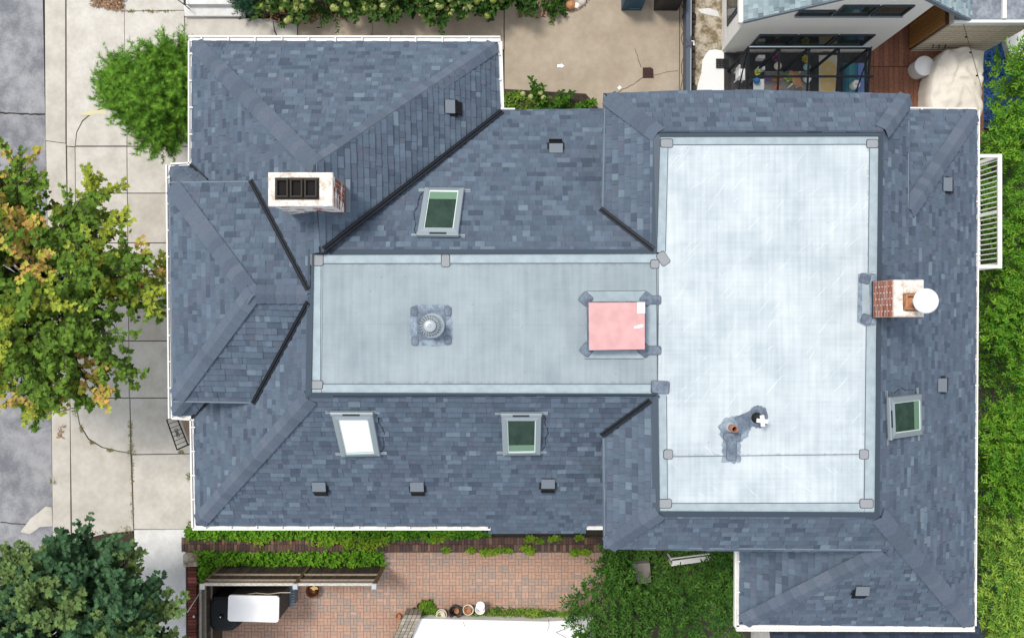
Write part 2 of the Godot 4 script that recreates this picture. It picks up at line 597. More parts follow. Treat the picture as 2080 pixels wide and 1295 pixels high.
# corners in survey units, order: upslope-left, upslope-right, downslope-right, downslope-left
func skylight(pl: Plane, q: Array, blind: bool, label: String) -> void:
	var n := pl.normal
	var hi := Plane(n, pl.d + 0.11)
	var c := []
	var mid := Vector3.ZERO
	for p in q:
		c.append(on_plane(hi, p[0], p[1]))
		mid += c[-1] * 0.25
	var g := pivot("skylight", house, mid - n * 0.11)
	g.set_meta("label", label)
	var up: Vector3 = ((c[0] + c[1]) - (c[2] + c[3])).normalized()
	var side: Vector3 = (c[1] - c[0]).normalized()
	var st := mb()
	var loop := PackedVector3Array()
	for p in c: loop.append(p + (p - mid) * 0.02 - n * 0.02)
	prism(st, loop, -n * 0.1)
	build(st, "curb", M.alu, g)
	var ins := []      # inner edge of the cladding
	var wd := 0.10
	for i in 4:
		var a: Vector3 = c[i]
		var sx := side if i == 0 or i == 3 else -side
		var sy := -up if i < 2 else up
		ins.append(a + sx * wd + sy * wd * (1.15 if i < 2 else 0.75))
	for i in 4:
		var j := (i + 1) % 4
		st = mb()
		var o := n * 0.0
		quad(st, c[i] + o, c[j] + o, ins[j] + n * 0.018, ins[i] + n * 0.018)
		quad(st, ins[i] + n * 0.018, ins[j] + n * 0.018, ins[j] - n * 0.018, ins[i] - n * 0.018)
		quad(st, c[i], c[i] - n * 0.05, c[j] - n * 0.05, c[j])
		build(st, "frame", M.alu, g)
	# sash line and pane
	var ins2 := []
	var im: Vector3 = (ins[0] + ins[1] + ins[2] + ins[3]) * 0.25
	for i in 4:
		var sx := side if i == 0 or i == 3 else -side
		var sy := -up if i < 2 else up
		ins2.append(ins[i] + sx * 0.022 + sy * (0.024 if i < 2 else 0.05))
	st = mb()
	for i in 4:
		var j := (i + 1) % 4
		quad(st, ins[i] - n * 0.008, ins[j] - n * 0.008, ins2[j] - n * 0.004, ins2[i] - n * 0.004)
	build(st, "sash", M.sash, g)
	st = mb()
	quad(st, ins2[0] - n * 0.012, ins2[1] - n * 0.012, ins2[2] - n * 0.012, ins2[3] - n * 0.012)
	build(st, "pane", M.pane_green if not blind else M.pane_white, g)
	if not blind:
		st = mb()
		quad(st, ins2[2].lerp(ins2[1], 0.2) - n * 0.009, ins2[3].lerp(ins2[0], 0.2) - n * 0.009, ins2[3] - n * 0.009, ins2[2] - n * 0.009)
		build(st, "pane", M.pane_pale, g)
	st = mb()
	var dd := 0.022 if blind else 0.09
	var e := []
	for i in 4: e.append(ins2[i] - n * dd + (ins2[i] - im) * 0.05)
	quad(st, e[0], e[1], e[2], e[3])
	build(st, "roller_blind" if blind else "dark_room_plate", M.blind if blind else M.shade_green, g)  # without a blind, a dark plate standing in for the unlit room
	if not blind:
		# reveal of the light well on the downslope side
		st = mb()
		var f: Vector3 = ins2[2].lerp(ins2[1], 0.22)
		var h2: Vector3 = ins2[3].lerp(ins2[0], 0.22)
		quad(st, ins2[2] - n * 0.03, ins2[3] - n * 0.03, h2 - n * 0.085, f - n * 0.085)
		build(st, "reveal", mat(lin(0.16, 0.27, 0.20), 0.8), g)
	# hood with the small solar panel across the upslope end
	st = mb()
	var h0: Vector3 = c[0] + up * 0.035 - n * 0.01
	var h1: Vector3 = c[1] + up * 0.035 - n * 0.01
	bar(st, h0 - side * 0.02, h1 + side * 0.02, 0.07, 0.085, n, 0.012)
	build(st, "hood", M.alu, g)
	st = mb()
	bar(st, h0.lerp(h1, 0.28) + n * 0.037, h0.lerp(h1, 0.7) + n * 0.037, 0.01, 0.05, n)
	build(st, "solar_panel", M.glass_dark, g)
	# flashing wings at the lower and upper corners
	for z in [[c[0], -side], [c[1], side], [c[3], -side], [c[2], side]]:
		st = mb()
		box(st, Transform3D(Basis(side, n, side.cross(n)), z[0] - n * 0.085 + z[1] * 0.06), Vector3(0.16, 0.008, 0.09))
		build(st, "flashing", M.alu, g)
	# cable looping beside the frame
	st = mb(true)
	var pts := []
	for i in 9:
		var t := i / 8.0
		pts.append(c[1].lerp(c[2], t) + side * (0.03 + 0.11 * sin(t * PI) + 0.03 * sin(t * 17)) - n * 0.085)
	var rad := []
	for p in pts: rad.append(0.006)
	tube(st, pts, rad, 5)
	build(st, "cable", M.black, g)

# ---------------------------------------------------------------- the house
func rounded(cx: float, cz: float, hx: float, hz: float, h: float, r := 0.03, turn := 0.0) -> PackedVector3Array:
	var o := PackedVector3Array()
	for k in 4:
		var sx: float = [1, 1, -1, -1][k]
		var sz: float = [-1, 1, 1, -1][k]
		for i in 3:
			var an := -PI / 2 + k * PI / 2 + i * PI / 4
			var p := Vector2(sx * (hx - r) + cos(an) * r, sz * (hz - r) + sin(an) * r).rotated(turn)
			o.append(Vector3(cx + p.x, h, cz + p.y))
	return o

func membrane_patch(parent: Node, u: float, v: float, w: float, d: float, turn := 0.0, dark := false, h := FLAT, label := "") -> void:
	var c := at(u, v, h)
	var s := (CAM_H - h) / FOCAL
	var st := mb()
	prism(st, rounded(c.x, c.z, w * s * 0.5 + 0.012, d * s * 0.5 + 0.012, h + 0.018, 0.04, turn), Vector3(0, -0.015, 0))
	var o := build(st, "sealant", M.sealant, parent)
	st = mb()
	prism(st, rounded(c.x, c.z, w * s * 0.5, d * s * 0.5, h + 0.024, 0.035, turn), Vector3(0, -0.015, 0))
	build(st, "patch", M.patch_dark if dark else M.patch, parent)

func blob(st: SurfaceTool, u: float, v: float, ru: float, rv: float, h: float, sd: int, rough := 0.12, sq := false) -> void:
	var f := FastNoiseLite.new()
	f.seed = sd
	f.frequency = 0.9
	var t := PackedVector3Array()
	for i in 36:
		var a := TAU * i / 36
		var k := 1.0 + rough * f.get_noise_2d(cos(a) * 2.5, sin(a) * 2.5) * 2.0
		var m := 1.0
		if sq: m = 1.0 / pow(pow(absf(cos(a)), 6) + pow(absf(sin(a)), 6), 1.0 / 6.0)
		t.append(at(u + ru * cos(a) * k * m, v + rv * sin(a) * k * m, h))
	prism(st, t, Vector3(0, -0.006, 0))

func membrane_tex(w: int, d: int, sd: int, base: Color, lo: Color, across: bool, diag: bool, seam_marks: Array) -> ImageTexture:
	var f := FastNoiseLite.new(); f.seed = sd; f.frequency = 1.0
	var g := FastNoiseLite.new(); g.seed = sd + 5; g.frequency = 1.0
	var im := Image.create(w, d, false, Image.FORMAT_RGB8)
	for y in d:
		for x in w:
			var sx := x / 100.0
			var sy := y / 100.0
			var streak := f.get_noise_2d(sx * 9.0, sy * 0.35) * 0.55 + f.get_noise_2d(sx * 30.0 + 40, sy * 0.8) * 0.18
			var cross := f.get_noise_2d(sx * 0.4 + 90, sy * 14.0) * (0.3 if across else 0.15)
			var cloud := g.get_noise_2d(sx * 0.6, sy * 0.6) * 0.8 + g.get_noise_2d(sx * 2.2 + 9, sy * 2.2) * 0.35
			var fine := g.get_noise_2d(x * 0.9, y * 0.9) * 0.25
			var k := clampf(0.6 + (streak + cross + fine) * 0.42 + cloud * 0.5, 0, 1)
			im.set_pixel(x, y, lo.lerp(base, k).linear_to_srgb())
	var r := RandomNumberGenerator.new()
	r.seed = sd
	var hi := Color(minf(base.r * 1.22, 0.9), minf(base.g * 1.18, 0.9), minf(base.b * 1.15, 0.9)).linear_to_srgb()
	# wrinkles of the sheet drawn as paler lines in its colour
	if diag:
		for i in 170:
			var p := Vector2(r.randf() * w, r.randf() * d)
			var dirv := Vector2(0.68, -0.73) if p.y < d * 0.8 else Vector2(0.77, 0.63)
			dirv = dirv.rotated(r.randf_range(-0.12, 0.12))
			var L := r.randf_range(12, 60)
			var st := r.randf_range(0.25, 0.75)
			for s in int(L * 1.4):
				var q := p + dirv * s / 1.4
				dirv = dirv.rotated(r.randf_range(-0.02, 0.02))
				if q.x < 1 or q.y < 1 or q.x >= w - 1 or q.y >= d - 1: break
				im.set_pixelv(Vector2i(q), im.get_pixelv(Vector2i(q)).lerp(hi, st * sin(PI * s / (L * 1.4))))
	for i in 70:                                            # fastener rings, scuffs and specks of grit
		var p := Vector2i(r.randi_range(3, w - 5), r.randi_range(3, d - 5))
		var dk := lo.lerp(Color(0.08, 0.09, 0.1), r.randf_range(0.2, 0.8)).linear_to_srgb()
		var kind := r.randi() % 3
		if kind == 0:
			for a in 10: im.set_pixelv(p + Vector2i(Vector2.from_angle(a * TAU / 10) * 2.5), im.get_pixelv(p).lerp(dk, 0.3))
		else:
			var dv := Vector2.from_angle(r.randf() * TAU)
			for s in r.randi_range(1, 4):
				var q := Vector2i(Vector2(p) + dv * s)
				im.set_pixelv(q, im.get_pixelv(q).lerp(dk, 0.7))
	for mk in seam_marks:                                   # ragged dirt along laps: [x0,y0,x1,y1]
		var a := Vector2(mk[0], mk[1])
		var b := Vector2(mk[2], mk[3])
		for s in int(a.distance_to(b)):
			var q := a.lerp(b, s / a.distance_to(b))
			var nn := f.get_noise_1d(s * 0.07)
			for j in range(-2, 3):
				if nn < 0.05: continue
				var z := Vector2i(q + (b - a).normalized().orthogonal() * (j + nn * 2))
				if z.x < 0 or z.y < 0 or z.x >= w or z.y >= d: continue
				im.set_pixelv(z, im.get_pixelv(z).lerp(lo.lerp(Color(0.2, 0.2, 0.2), 0.4).linear_to_srgb(), nn * 1.3))
	return ImageTexture.create_from_image(im)

func planar(t: Texture2D, x0: float, z0: float, x1: float, z1: float, rough := 0.7) -> StandardMaterial3D:
	var m := mat(Color(1, 1, 1), rough)
	m.albedo_texture = t
	m.uv1_scale = Vector3(1.0 / (x1 - x0), 1.0 / (z1 - z0), 1)
	m.uv1_offset = Vector3(-x0 / (x1 - x0), -z0 / (z1 - z0), 0)
	return m

func brick_mesh(l: float, h: float, w: float, c: Color) -> ArrayMesh:
	var st := mb()
	st.set_color(c)
	box(st, Transform3D(), Vector3(l, h, w), 0.004)
	return finish(st)

# stack of bricks round a rectangle: lo/hi corners; paint(face, row, col) picks the colour
func brick_shell(parent: Node, lo: Vector3, hi: Vector3, cols: Callable) -> void:
	var bh := 0.067
	var bl := 0.205
	var rows := int((hi.y - lo.y) / bh)
	bh = (hi.y - lo.y) / rows
	var lib := {}
	var st := mb()
	abox(st, lo + Vector3(0.005, 0, 0.005), hi - Vector3(0.005, 0.002, 0.005))
	build(st, "mortar", M.mortar, parent)
	for r in rows:
		for f in 4:
			var len := (hi.x - lo.x) if f % 2 == 0 else (hi.z - lo.z)
			var nb := maxi(2, roundi(len / bl))
			var l := len / nb
			var sh := 0.0 if r % 2 == 0 else -0.5
			for i in nb + (0 if r % 2 == 0 else 1):
				var a := maxf((i + sh) * l, 0.0)
				var b := minf((i + 1 + sh) * l, len)
				if b - a < 0.03: continue
				var c: Color = cols.call(f, r, i)
				var key := "%.3f%s%d" % [b - a, c, f % 2]
				if not lib.has(key): lib[key] = brick_mesh(b - a - 0.02, bh - 0.022, 0.05, c)
				var mid := (a + b) * 0.5
				var y := lo.y + (r + 0.5) * bh
				var p: Vector3
				var bs := Basis()
				match f:
					0: p = Vector3(lo.x + mid, y, hi.z - 0.025)
					1: p = Vector3(hi.x - 0.025, y, lo.z + mid)
					2: p = Vector3(lo.x + mid, y, lo.z + 0.025)
					3: p = Vector3(lo.x + 0.025, y, lo.z + mid)
				if f % 2 == 1: bs = Basis(Vector3.UP, PI / 2)
				put(lib[key], "brick", M.brick, parent, Transform3D(bs, p + Vector3(rr(-0.003, 0.003), 0, rr(-0.003, 0.003))))

func make_house() -> void:
	house = thing("house", "large house with blue-grey shingled hip roofs around a pale flat roof", "house", Vector3(0, 0, 0))
	shingle_palette()
	shingle_field = mb()
	# walls
	for w in [[-7.0, -4.5, 10.3, 4.45, 5.88], [-7.0, -6.1, -0.6, -4.5, 5.88], [6.3, 4.45, 10.3, 6.75, 5.88], [-7.55, -3.2, -7.0, 1.95, 5.88], [2.15, -4.42, 8.0, 4.5, 7.86], [-7.0, -2.62, -4.4, 1.48, 7.3]]:
		var st := mb()
		abox(st, Vector3(w[0], 0 if w[4] < 6 else 5.8, w[1]), Vector3(w[2], w[4], w[3]))
		build(st, "wall", M.stucco_white, house)
	var E := EAVE
	var F := FLAT
	# --- main slopes (eave a, eave b, upslope point, outline)
	var s1 := slope(at(1015, 222, E), at(1225, 222, E), at(900, 513, F), [[1020, 224], [1340, 220], [1340, 513], [652, 513]], 0)
	var s2 := slope(at(1012, 90, E), at(1015, 225, E), at(650, 430, 8.76), [[1010, 86], [1015, 226], [655, 512], [650, 512], [640, 334]], 0)
	var s3 := slope(at(390, 84, E), at(1010, 86, E), at(640, 335, 8.7), [[390, 84], [1010, 86], [640, 335]], 0)
	var s4 := slope(at(390, 84, E), at(397, 1066, E), at(632, 650, F), [[390, 84], [640, 335], [651, 512], [632, 516], [632, 803], [398, 1066], [394, 846], [390, 332]], 0)
	var s5 := slope(at(398, 1066, E), at(990, 1068, E), at(800, 804, F), [[398, 1066], [991, 1067], [992, 1082], [1190, 1081], [1191, 1066], [1340, 1066], [1340, 803], [632, 803]], 0)
	# --- upper hip round the large flat deck
	var s7 := slope(at(1226, 188, 7.9), at(1848, 188, 7.9), at(1500, 270, F), [[1226, 190], [1380, 185], [1540, 184], [1848, 191], [1791, 270], [1334, 270]], 150)
	var s6 := slope(at(1226, 425, 7.9), at(1226, 880, 7.9), at(1332, 650, F), [[1226, 190], [1334, 270], [1331, 512], [1222, 426]], 75)
	slope(at(1226, 425, 7.9), at(1226, 880, 7.9), at(1332, 650, F), [[1224, 884], [1329, 808], [1334, 1043], [1226, 1114]], 75)
	var s8 := slope(at(1984, 225, E), at(1977, 1270, E), at(1784, 650, F), [[1791, 270], [1848, 191], [1846, 430], [1984, 225], [1977, 1271], [1783, 1043]], 0)
	var s9 := slope(at(1848, 223, E), at(1984, 224, E), on_plane(s8, 1846, 430), [[1790, 224], [1984, 225], [1846, 431], [1790, 431]], 0)
	var s10 := slope(at(1500, 1270, E), at(1976, 1271, E), at(1500, 1043, F), [[1334, 1043], [1783, 1043], [1977, 1271], [1502, 1267], [1800, 1119], [1500, 1118], [1226, 1114]], 0)
	var s11 := slope(at(1503, 1120, E), at(1502, 1267, E), on_plane(s10, 1800, 1119), [[1503, 1098], [1502, 1267], [1800, 1119], [1800, 1098]], 0)
	# --- front dormer, its pent below
	var s12 := slope(at(345, 372, 7.35), at(510, 370, 7.35), at(510, 597, F), [[345, 372], [510, 370], [630, 590], [630, 597], [510, 597]], 0)
	var s13 := slope(at(345, 372, 7.35), at(352, 813, 7.35), at(510, 597, F), [[345, 372], [510, 597], [352, 813]], 0)
	var s14 := slope(at(352, 813, 7.35), at(515, 816, 7.35), at(510, 597, F), [[352, 813], [516, 816], [630, 612], [630, 597], [510, 597]], 0)
	var s15 := slope(at(346, 339, E), at(390, 338, E), at(380, 385, 6.72), [[346, 339], [390, 337], [440, 386], [392, 386]], 0)
	var s16 := slope(at(345, 339, E), at(350, 842, E), at(385, 600, 6.65), [[346, 339], [392, 386], [392, 800], [351, 842]], 0)
	var s17 := slope(at(351, 842, E), at(392, 844, E), at(380, 798, 6.72), [[351, 842], [394, 843], [432, 798], [390, 798]], 0)
	var o := build(shingle_field, "shingle_field", M.shingle, house)
	o.set_meta("kind", "stuff")
	# dormer trim boards under the free eaves
	for e in [[[1229, 191], [1224, 430], 7.9], [[1226, 886], [1229, 1111], 7.9], [[1846, 193], [1844, 420], 7.9], [[1229, 1111], [1790, 1116], 7.88], [[1229, 192], [1846, 193], 7.9], [[345, 370.6], [511, 368.6], 7.345], [[351, 814.6], [516, 817.6], 7.345], [[344, 374], [351, 812], 7.345]]:
		var st := mb()
		bar(st, at(e[0][0], e[0][1], e[2] - 0.1), at(e[1][0], e[1][1], e[2] - 0.1), 0.12, 0.02)
		build(st, "fascia", M.navy, house)
		st = mb()
		bar(st, at(e[0][0], e[0][1], e[2] + 0.012), at(e[1][0], e[1][1], e[2] + 0.012), 0.05, 0.03)
		build(st, "drip_edge", M.slate_blue, house)
	# --- hips and ridges
	cap_run(on_plane(s3, 392, 86), on_plane(s3, 640, 335), s3, s4)
	cap_run(on_plane(s3, 1008, 88), on_plane(s3, 640, 335), s3, s2)
	cap_run(on_plane(s4, 400, 1063), on_plane(s4, 630, 806), s4, s5)
	cap_run(at(510, 597, F), at(632, 598, F), s12, s14)
	cap_run(at(346, 374, 7.35), at(510, 597, F), s12, s13)
	cap_run(at(353, 812, 7.35), at(510, 598, F), s14, s13)
	cap_run(on_plane(s15, 347, 340), on_plane(s15, 390, 384), s15, s16, 0.14)
	cap_run(on_plane(s17, 352, 841), on_plane(s17, 388, 800), s17, s16, 0.14)
	cap_run(on_plane(s7, 1229, 192), on_plane(s7, 1331, 267), s7, s6)
	cap_run(on_plane(s7, 1846, 193), on_plane(s7, 1794, 267), s7, s8)
	cap_run(on_plane(s10, 1229, 1112), on_plane(s10, 1331, 1046), s10, s6)
	cap_run(on_plane(s9, 1982, 227), on_plane(s9, 1850, 424), s9, s8)
	cap_run(on_plane(s10, 1974, 1268), on_plane(s10, 1787, 1047), s10, s8)
	cap_run(on_plane(s10, 1504, 1266), on_plane(s10, 1800, 1119), s10, s11)
	# --- valleys
	valley(higher(s1, s2, 1018, 228), higher(s1, s2, 657, 509), 0.055, 0.06)
	valley(on_plane(s4, 511, 368), on_plane(s4, 628, 590))
	valley(on_plane(s4, 516, 817), on_plane(s4, 628, 612))
	valley(on_plane(s4, 390, 338), on_plane(s4, 424, 370))
	valley(on_plane(s4, 394, 842), on_plane(s4, 423, 814))
	valley(on_plane(s1, 1221, 426), on_plane(s1, 1329, 509))
	valley(on_plane(s5, 1223, 882), on_plane(s5, 1322, 810))
	# --- flat roof
	var lo := at(632, 510, F)
	var deckn := pivot("flat_roof", house, at(1300, 650, F))
	var inner := [[637, 517], [1334, 515], [1341, 277], [1786, 276], [1778, 1040], [1340, 1038], [1337, 799], [632, 797]]
	var outer := [[625, 506], [1324, 506], [1327, 265], [1795, 265], [1787, 1050], [1326, 1049], [1324, 809], [620, 808]]
	var st := mb()
	flat_px(st, inner, F - 0.02, 0.4)
	build(st, "roof_deck", M.edge_metal, deckn)
	for i in 8:
		var j := (i + 1) % 8
		st = mb()
		var a := at(inner[i][0], inner[i][1], F + 0.045)
		var b := at(inner[j][0], inner[j][1], F + 0.045)
		var a2 := at(outer[i][0], outer[i][1], F - 0.01)
		var b2 := at(outer[j][0], outer[j][1], F - 0.01)
		quad(st, a, b, b2, a2)
		quad(st, a2, b2, b2 + Vector3(0, -0.1, 0), a2 + Vector3(0, -0.1, 0))
		quad(st, a, a + Vector3(0, -0.06, 0), b + Vector3(0, -0.06, 0), b)
		build(st, "edge_metal", M.edge_metal, deckn)
	# membrane sheets
	var la := at(632, 515, F)
	var lb := at(1340, 800, F)
	var tl := membrane_tex(680, 280, 11, Color(0.305, 0.36, 0.395), Color(0.18, 0.225, 0.255), false, false, [[10, 22, 670, 22], [10, 258, 670, 258]])
	st = mb()
	flat_px(st, [[636, 518], [1339, 516], [1336, 660], [637, 657]], F + 0.003, 0.02)
	flat_px(st, [[637, 655], [1336, 657], [1337, 799], [633, 797]], F - 0.001, 0.02)
	build(st, "membrane_sheet", planar(tl, la.x, la.z, lb.x, lb.z), deckn)
	var ra := at(1336, 276, F)
	var rb := at(1786, 1042, F)
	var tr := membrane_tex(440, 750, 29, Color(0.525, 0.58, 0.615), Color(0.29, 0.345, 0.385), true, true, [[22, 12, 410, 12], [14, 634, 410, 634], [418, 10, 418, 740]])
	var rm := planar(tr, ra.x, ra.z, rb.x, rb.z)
	st = mb()
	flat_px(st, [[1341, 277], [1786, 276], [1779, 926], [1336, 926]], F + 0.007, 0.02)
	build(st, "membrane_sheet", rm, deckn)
	st = mb()
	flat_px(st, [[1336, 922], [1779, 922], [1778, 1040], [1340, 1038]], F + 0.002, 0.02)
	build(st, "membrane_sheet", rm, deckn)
	# sealed laps
	for e in [[1334, 515, 1336, 800], [1357, 927, 1764, 922]]:
		st = mb()
		bar(st, at(e[0], e[1], F + 0.009), at(e[2], e[3], F + 0.009), 0.008, 0.014)
		build(st, "sealant", M.sealant, deckn)
	# edge strips with their sealed inner side
	for e in [[[637, 517], [1334, 515], [1334, 534], [655, 535]], [[637, 536], [655, 536], [652, 797], [633, 797]], [[653, 780], [1337, 780], [1337, 799], [653, 797]],
			[[1342, 278], [1786, 277], [1785, 293], [1342, 294]], [[1341, 295], [1357, 295], [1352, 512], [1335, 512]], [[1768, 294], [1785, 294], [1783, 552], [1765, 552]], [[1761, 660], [1780, 660], [1778, 1040], [1757, 1040]],
			[[1358, 1022], [1756, 1021], [1756, 1040], [1358, 1038]], [[1338, 800], [1354, 800], [1356, 1038], [1341, 1038]]]:
		st = mb()
		flat_px(st, e, F + 0.018, 0.02)
		build(st, "edge_strip", M.strip, deckn)
	for e in [[655, 535, 1330, 534], [652, 540, 651, 778], [655, 780, 1330, 780], [1358, 294, 1764, 293], [1357, 298, 1352, 510], [1767, 296, 1764, 552], [1760, 662, 1756, 1018], [1360, 1022, 1754, 1021], [1354, 804, 1356, 1016]]:
		st = mb()
		bar(st, at(e[0], e[1], F + 0.012), at(e[2], e[3], F + 0.012), 0.012, 0.011)
		build(st, "sealant", M.sealant, deckn)
	for p in [[643, 527, 26, 24, 0], [905, 529, 16, 24, 0], [1330, 536, 16, 16, 0], [1347, 525, 18, 26, -0.6], [643, 781, 24, 16, 0], [1354, 291, 24, 16, 0], [1772, 292, 23, 16, 0],
			[1357, 922, 17, 18, 0], [1755, 922, 17, 18, 0], [1351, 1022, 25, 17, 0], [1760, 1022, 26, 17, 0]]:
		membrane_patch(deckn, p[0], p[1], p[2], p[3], p[4])
	membrane_patch(deckn, 1341, 786, 36, 24, 0.05, true)
	# --- turbine vent on its stained flashing
	st = mb()
	blob(st, 875, 660, 43, 42, F + 0.008, 5, 0.05, true)
	build(st, "primer_stain", M.stain_grey, deckn)
	st = mb()
	flat_px(st, [[845, 630], [905, 629], [906, 690], [848, 690]], F + 0.016, 0.012)
	build(st, "patch", M.patch_dark, deckn)
	for p in [[841, 632], [910, 632], [843, 692], [910, 690]]: membrane_patch(deckn, p[0], p[1], 12, 17, 0, true, F + 0.002)
	var tv := pivot("turbine_vent", house, at(880, 662, F))
	tv.set_meta("label", "round galvanised turbine vent with curved fins on the flat roof")
	var tc := at(878, 661, F)
	st = mb(true)
	lathe(st, tc, [Vector2(0.25, 0.012), Vector2(0.24, 0.03), Vector2(0.16, 0.06), Vector2(0.15, 0.3), Vector2(0.0, 0.3)], 28)
	build(st, "collar", M.zinc, tv)
	st = mb(true)
	lathe(st, tc + Vector3(0, 0.29, 0), [Vector2(0.12, 0.05), Vector2(0.14, 0.16), Vector2(0.11, 0.23), Vector2(0.0, 0.25)], 24)
	build(st, "core", M.vent_dark, tv)
	st = mb()
	for k in 22:
		var prev := []
		for i in 7:
			var t := i / 6.0
			var rad := 0.205 * sin(lerpf(0.42, 2.25, 1.0 - t)) + 0.008
			var y := 0.30 + 0.25 * t
			if t > 0.75: rad = lerpf(0.205 * sin(lerpf(0.42, 2.25, 0.25)), 0.09, (t - 0.75) / 0.25)
			var a0 := TAU * k / 22 + t * 0.35
			var p := tc + Vector3(cos(a0) * rad, y, sin(a0) * rad)
			var q := tc + Vector3(cos(a0 + 0.2) * (rad - 0.016), y - 0.003, sin(a0 + 0.2) * (rad - 0.016))
			if prev: quad(st, prev[0], p, q, prev[1])
			prev = [p, q]
	build(st, "fins", M.zinc, tv)
	st = mb(true)
	lathe(st, tc + Vector3(0, 0.545, 0), [Vector2(0.125, -0.012), Vector2(0.115, 0.008), Vector2(0.06, 0.026), Vector2(0.025, 0.03), Vector2(0.02, 0.045), Vector2(0.0, 0.047)], 24)
	build(st, "crown", M.zinc, tv)
	# --- hatch with pink board
	st = mb()
	blob(st, 1258, 660, 66, 66, F + 0.006, 8, 0.06, true)
	build(st, "primer_stain", M.strip, deckn)
	for e in [[[1191, 590], [1312, 589], [1306, 612], [1198, 612]], [[1188, 728], [1308, 728], [1312, 712], [1196, 712]], [[1312, 612], [1333, 604], [1334, 718], [1312, 712]]]:
		st = mb()
		flat_px(st, e, F + 0.014, 0.01)
		build(st, "patch", M.strip, deckn)
	for e in [[1191, 591, 1312, 590], [1188, 728, 1308, 728]]:
		st = mb()
		bar(st, at(e[0], e[1], F + 0.012), at(e[2], e[3], F + 0.012), 0.012, 0.012)
		build(st, "sealant", M.sealant, deckn)
	for p in [[1190, 607], [1314, 607], [1192, 710], [1310, 711]]: membrane_patch(deckn, p[0], p[1], 22, 22, 0.7, true, F + 0.004)
	for p in [[1329, 609], [1329, 711]]: membrane_patch(deckn, p[0], p[1], 26, 16, 0.0, true, F + 0.006)
	var hp := pivot("roof_hatch", house, at(1252, 662, F))
	hp.set_meta("label", "square roof hatch covered by a flat pink board")
	st = mb()
	flat_px(st, [[1194, 612], [1311, 611], [1310, 710], [1195, 711]], F + 0.27, 0.27)
	build(st, "curb", M.patch_dark, hp)
	st = mb()
	flat_px(st, [[1196, 614.5], [1310, 614], [1310, 709], [1197, 711]], F + 0.33, 0.05)
	build(st, "lid", M.pink, hp)
	st = mb()
	flat_px(st, [[1295, 613.5], [1310.5, 613.5], [1310.5, 636], [1295, 636]], F + 0.336, 0.01)
	build(st, "label_sticker", M.plastic_white, hp)
	st = mb()
	flat_px(st, [[1288, 663], [1297, 660], [1303, 658], [1307, 660], [1306, 664], [1298, 666], [1289, 667]], F + 0.334, 0.008)
	build(st, "paint_smear", M.plastic_white, hp)
	# --- pipes
	st = mb()
	blob(st, 1492, 872, 32, 27, F + 0.012, 3, 0.1)
	build(st, "patch", M.stain_grey, deckn)
	st = mb()
	blob(st, 1540, 846, 21, 23, F + 0.014, 4, 0.08)
	build(st, "patch", M.patch_dark, deckn)
	st = mb()
	flat_px(st, [[1492, 848], [1524, 834], [1534, 862], [1506, 882]], F + 0.018, 0.012)
	build(st, "patch", M.patch_dark, deckn)
	membrane_patch(deckn, 1487, 887, 34, 14, 0.05, true, F + 0.006)
	membrane_patch(deckn, 1486, 914, 19, 40, 0.03, true, F + 0.008)
	st = mb()
	blob(st, 1486, 914, 19, 26, F + 0.011, 14, 0.12, true)
	build(st, "primer_stain", M.stain_grey, deckn)
	var cp := pivot("vent_pipe", house, at(1482, 868, F))
	cp.set_meta("label", "short copper vent pipe in a grey collar on the flat roof")
	st = mb(true)
	var pc := at(1482, 866, F)
	lathe(st, pc, [Vector2(0.12, 0.02), Vector2(0.10, 0.05), Vector2(0.085, 0.14), Vector2(0.07, 0.15)], 20)
	build(st, "collar", M.zinc, cp)
	st = mb(true)
	lathe(st, pc, [Vector2(0.068, 0.1), Vector2(0.068, 0.40), Vector2(0.05, 0.402), Vector2(0.05, 0.1)], 20)
	build(st, "pipe", M.copper, cp)
	st = mb()
	lathe(st, pc, [Vector2(0.05, 0.18), Vector2(0.0, 0.18)], 16)
	build(st, "bore", M.near_black, cp)
	var wp := pivot("vent_pipe", house, at(1538, 847, F))
	wp.set_meta("label", "black vent pipe with a white cross-shaped cap on the flat roof")
	pc = at(1537, 848, F)
	st = mb(true)
	lathe(st, pc, [Vector2(0.11, 0.02), Vector2(0.085, 0.06), Vector2(0.08, 0.22), Vector2(0.07, 0.32), Vector2(0.0, 0.32)], 20)
	build(st, "pipe", M.black, wp)
	st = mb()
	bar(st, pc + Vector3(-0.1, 0.36, 0.01), pc + Vector3(0.115, 0.36, 0.03), 0.05, 0.075, Vector3.UP, 0.008)
	bar(st, pc + Vector3(0.0, 0.363, -0.09), pc + Vector3(0.02, 0.363, 0.125), 0.05, 0.075, Vector3.UP, 0.008)
	build(st, "cap", M.plastic_white, wp)
	# --- gutters
	var L := Vector3.LEFT
	var R := Vector3.RIGHT
	var B := Vector3.BACK
	var Fw := Vector3.FORWARD
	gutter(at(388, 84, E), at(1011, 85, E), Fw, 0.11, 0.06)
	gutter(at(1010, 84, E), at(1014, 221, E), R, 0.085, 0.0)
	gutter(at(1014, 228, E), at(1046, 228, E), Fw, 0.07, 0.0)
	gutter(at(391, 83, E), at(391, 336, E), L, 0.08, 0.0)
	gutter(at(346, 340, E), at(388, 338, E), Fw, 0.075, 0.0)
	gutter(at(346, 338, E), at(351, 846, E), L, 0.085, 0.04)
	gutter(at(349, 842, E), at(394, 845, E), B, 0.075, 0.0)
	gutter(at(395, 846, E), at(399, 1066, E), L, 0.09, 0.06)
	gutter(at(396, 1065, E), at(991, 1065, E), B, 0.1, 0.06)
	gutter(at(1192, 1064, E), at(1225, 1064, E), B, 0.1, 0.0)
	gutter(at(1846, 227, E), at(1984, 228, E), Fw, 0.08, 0.0)
	gutter(at(1981, 226, E), at(1974, 1268, E), R, 0.085, 0.03)
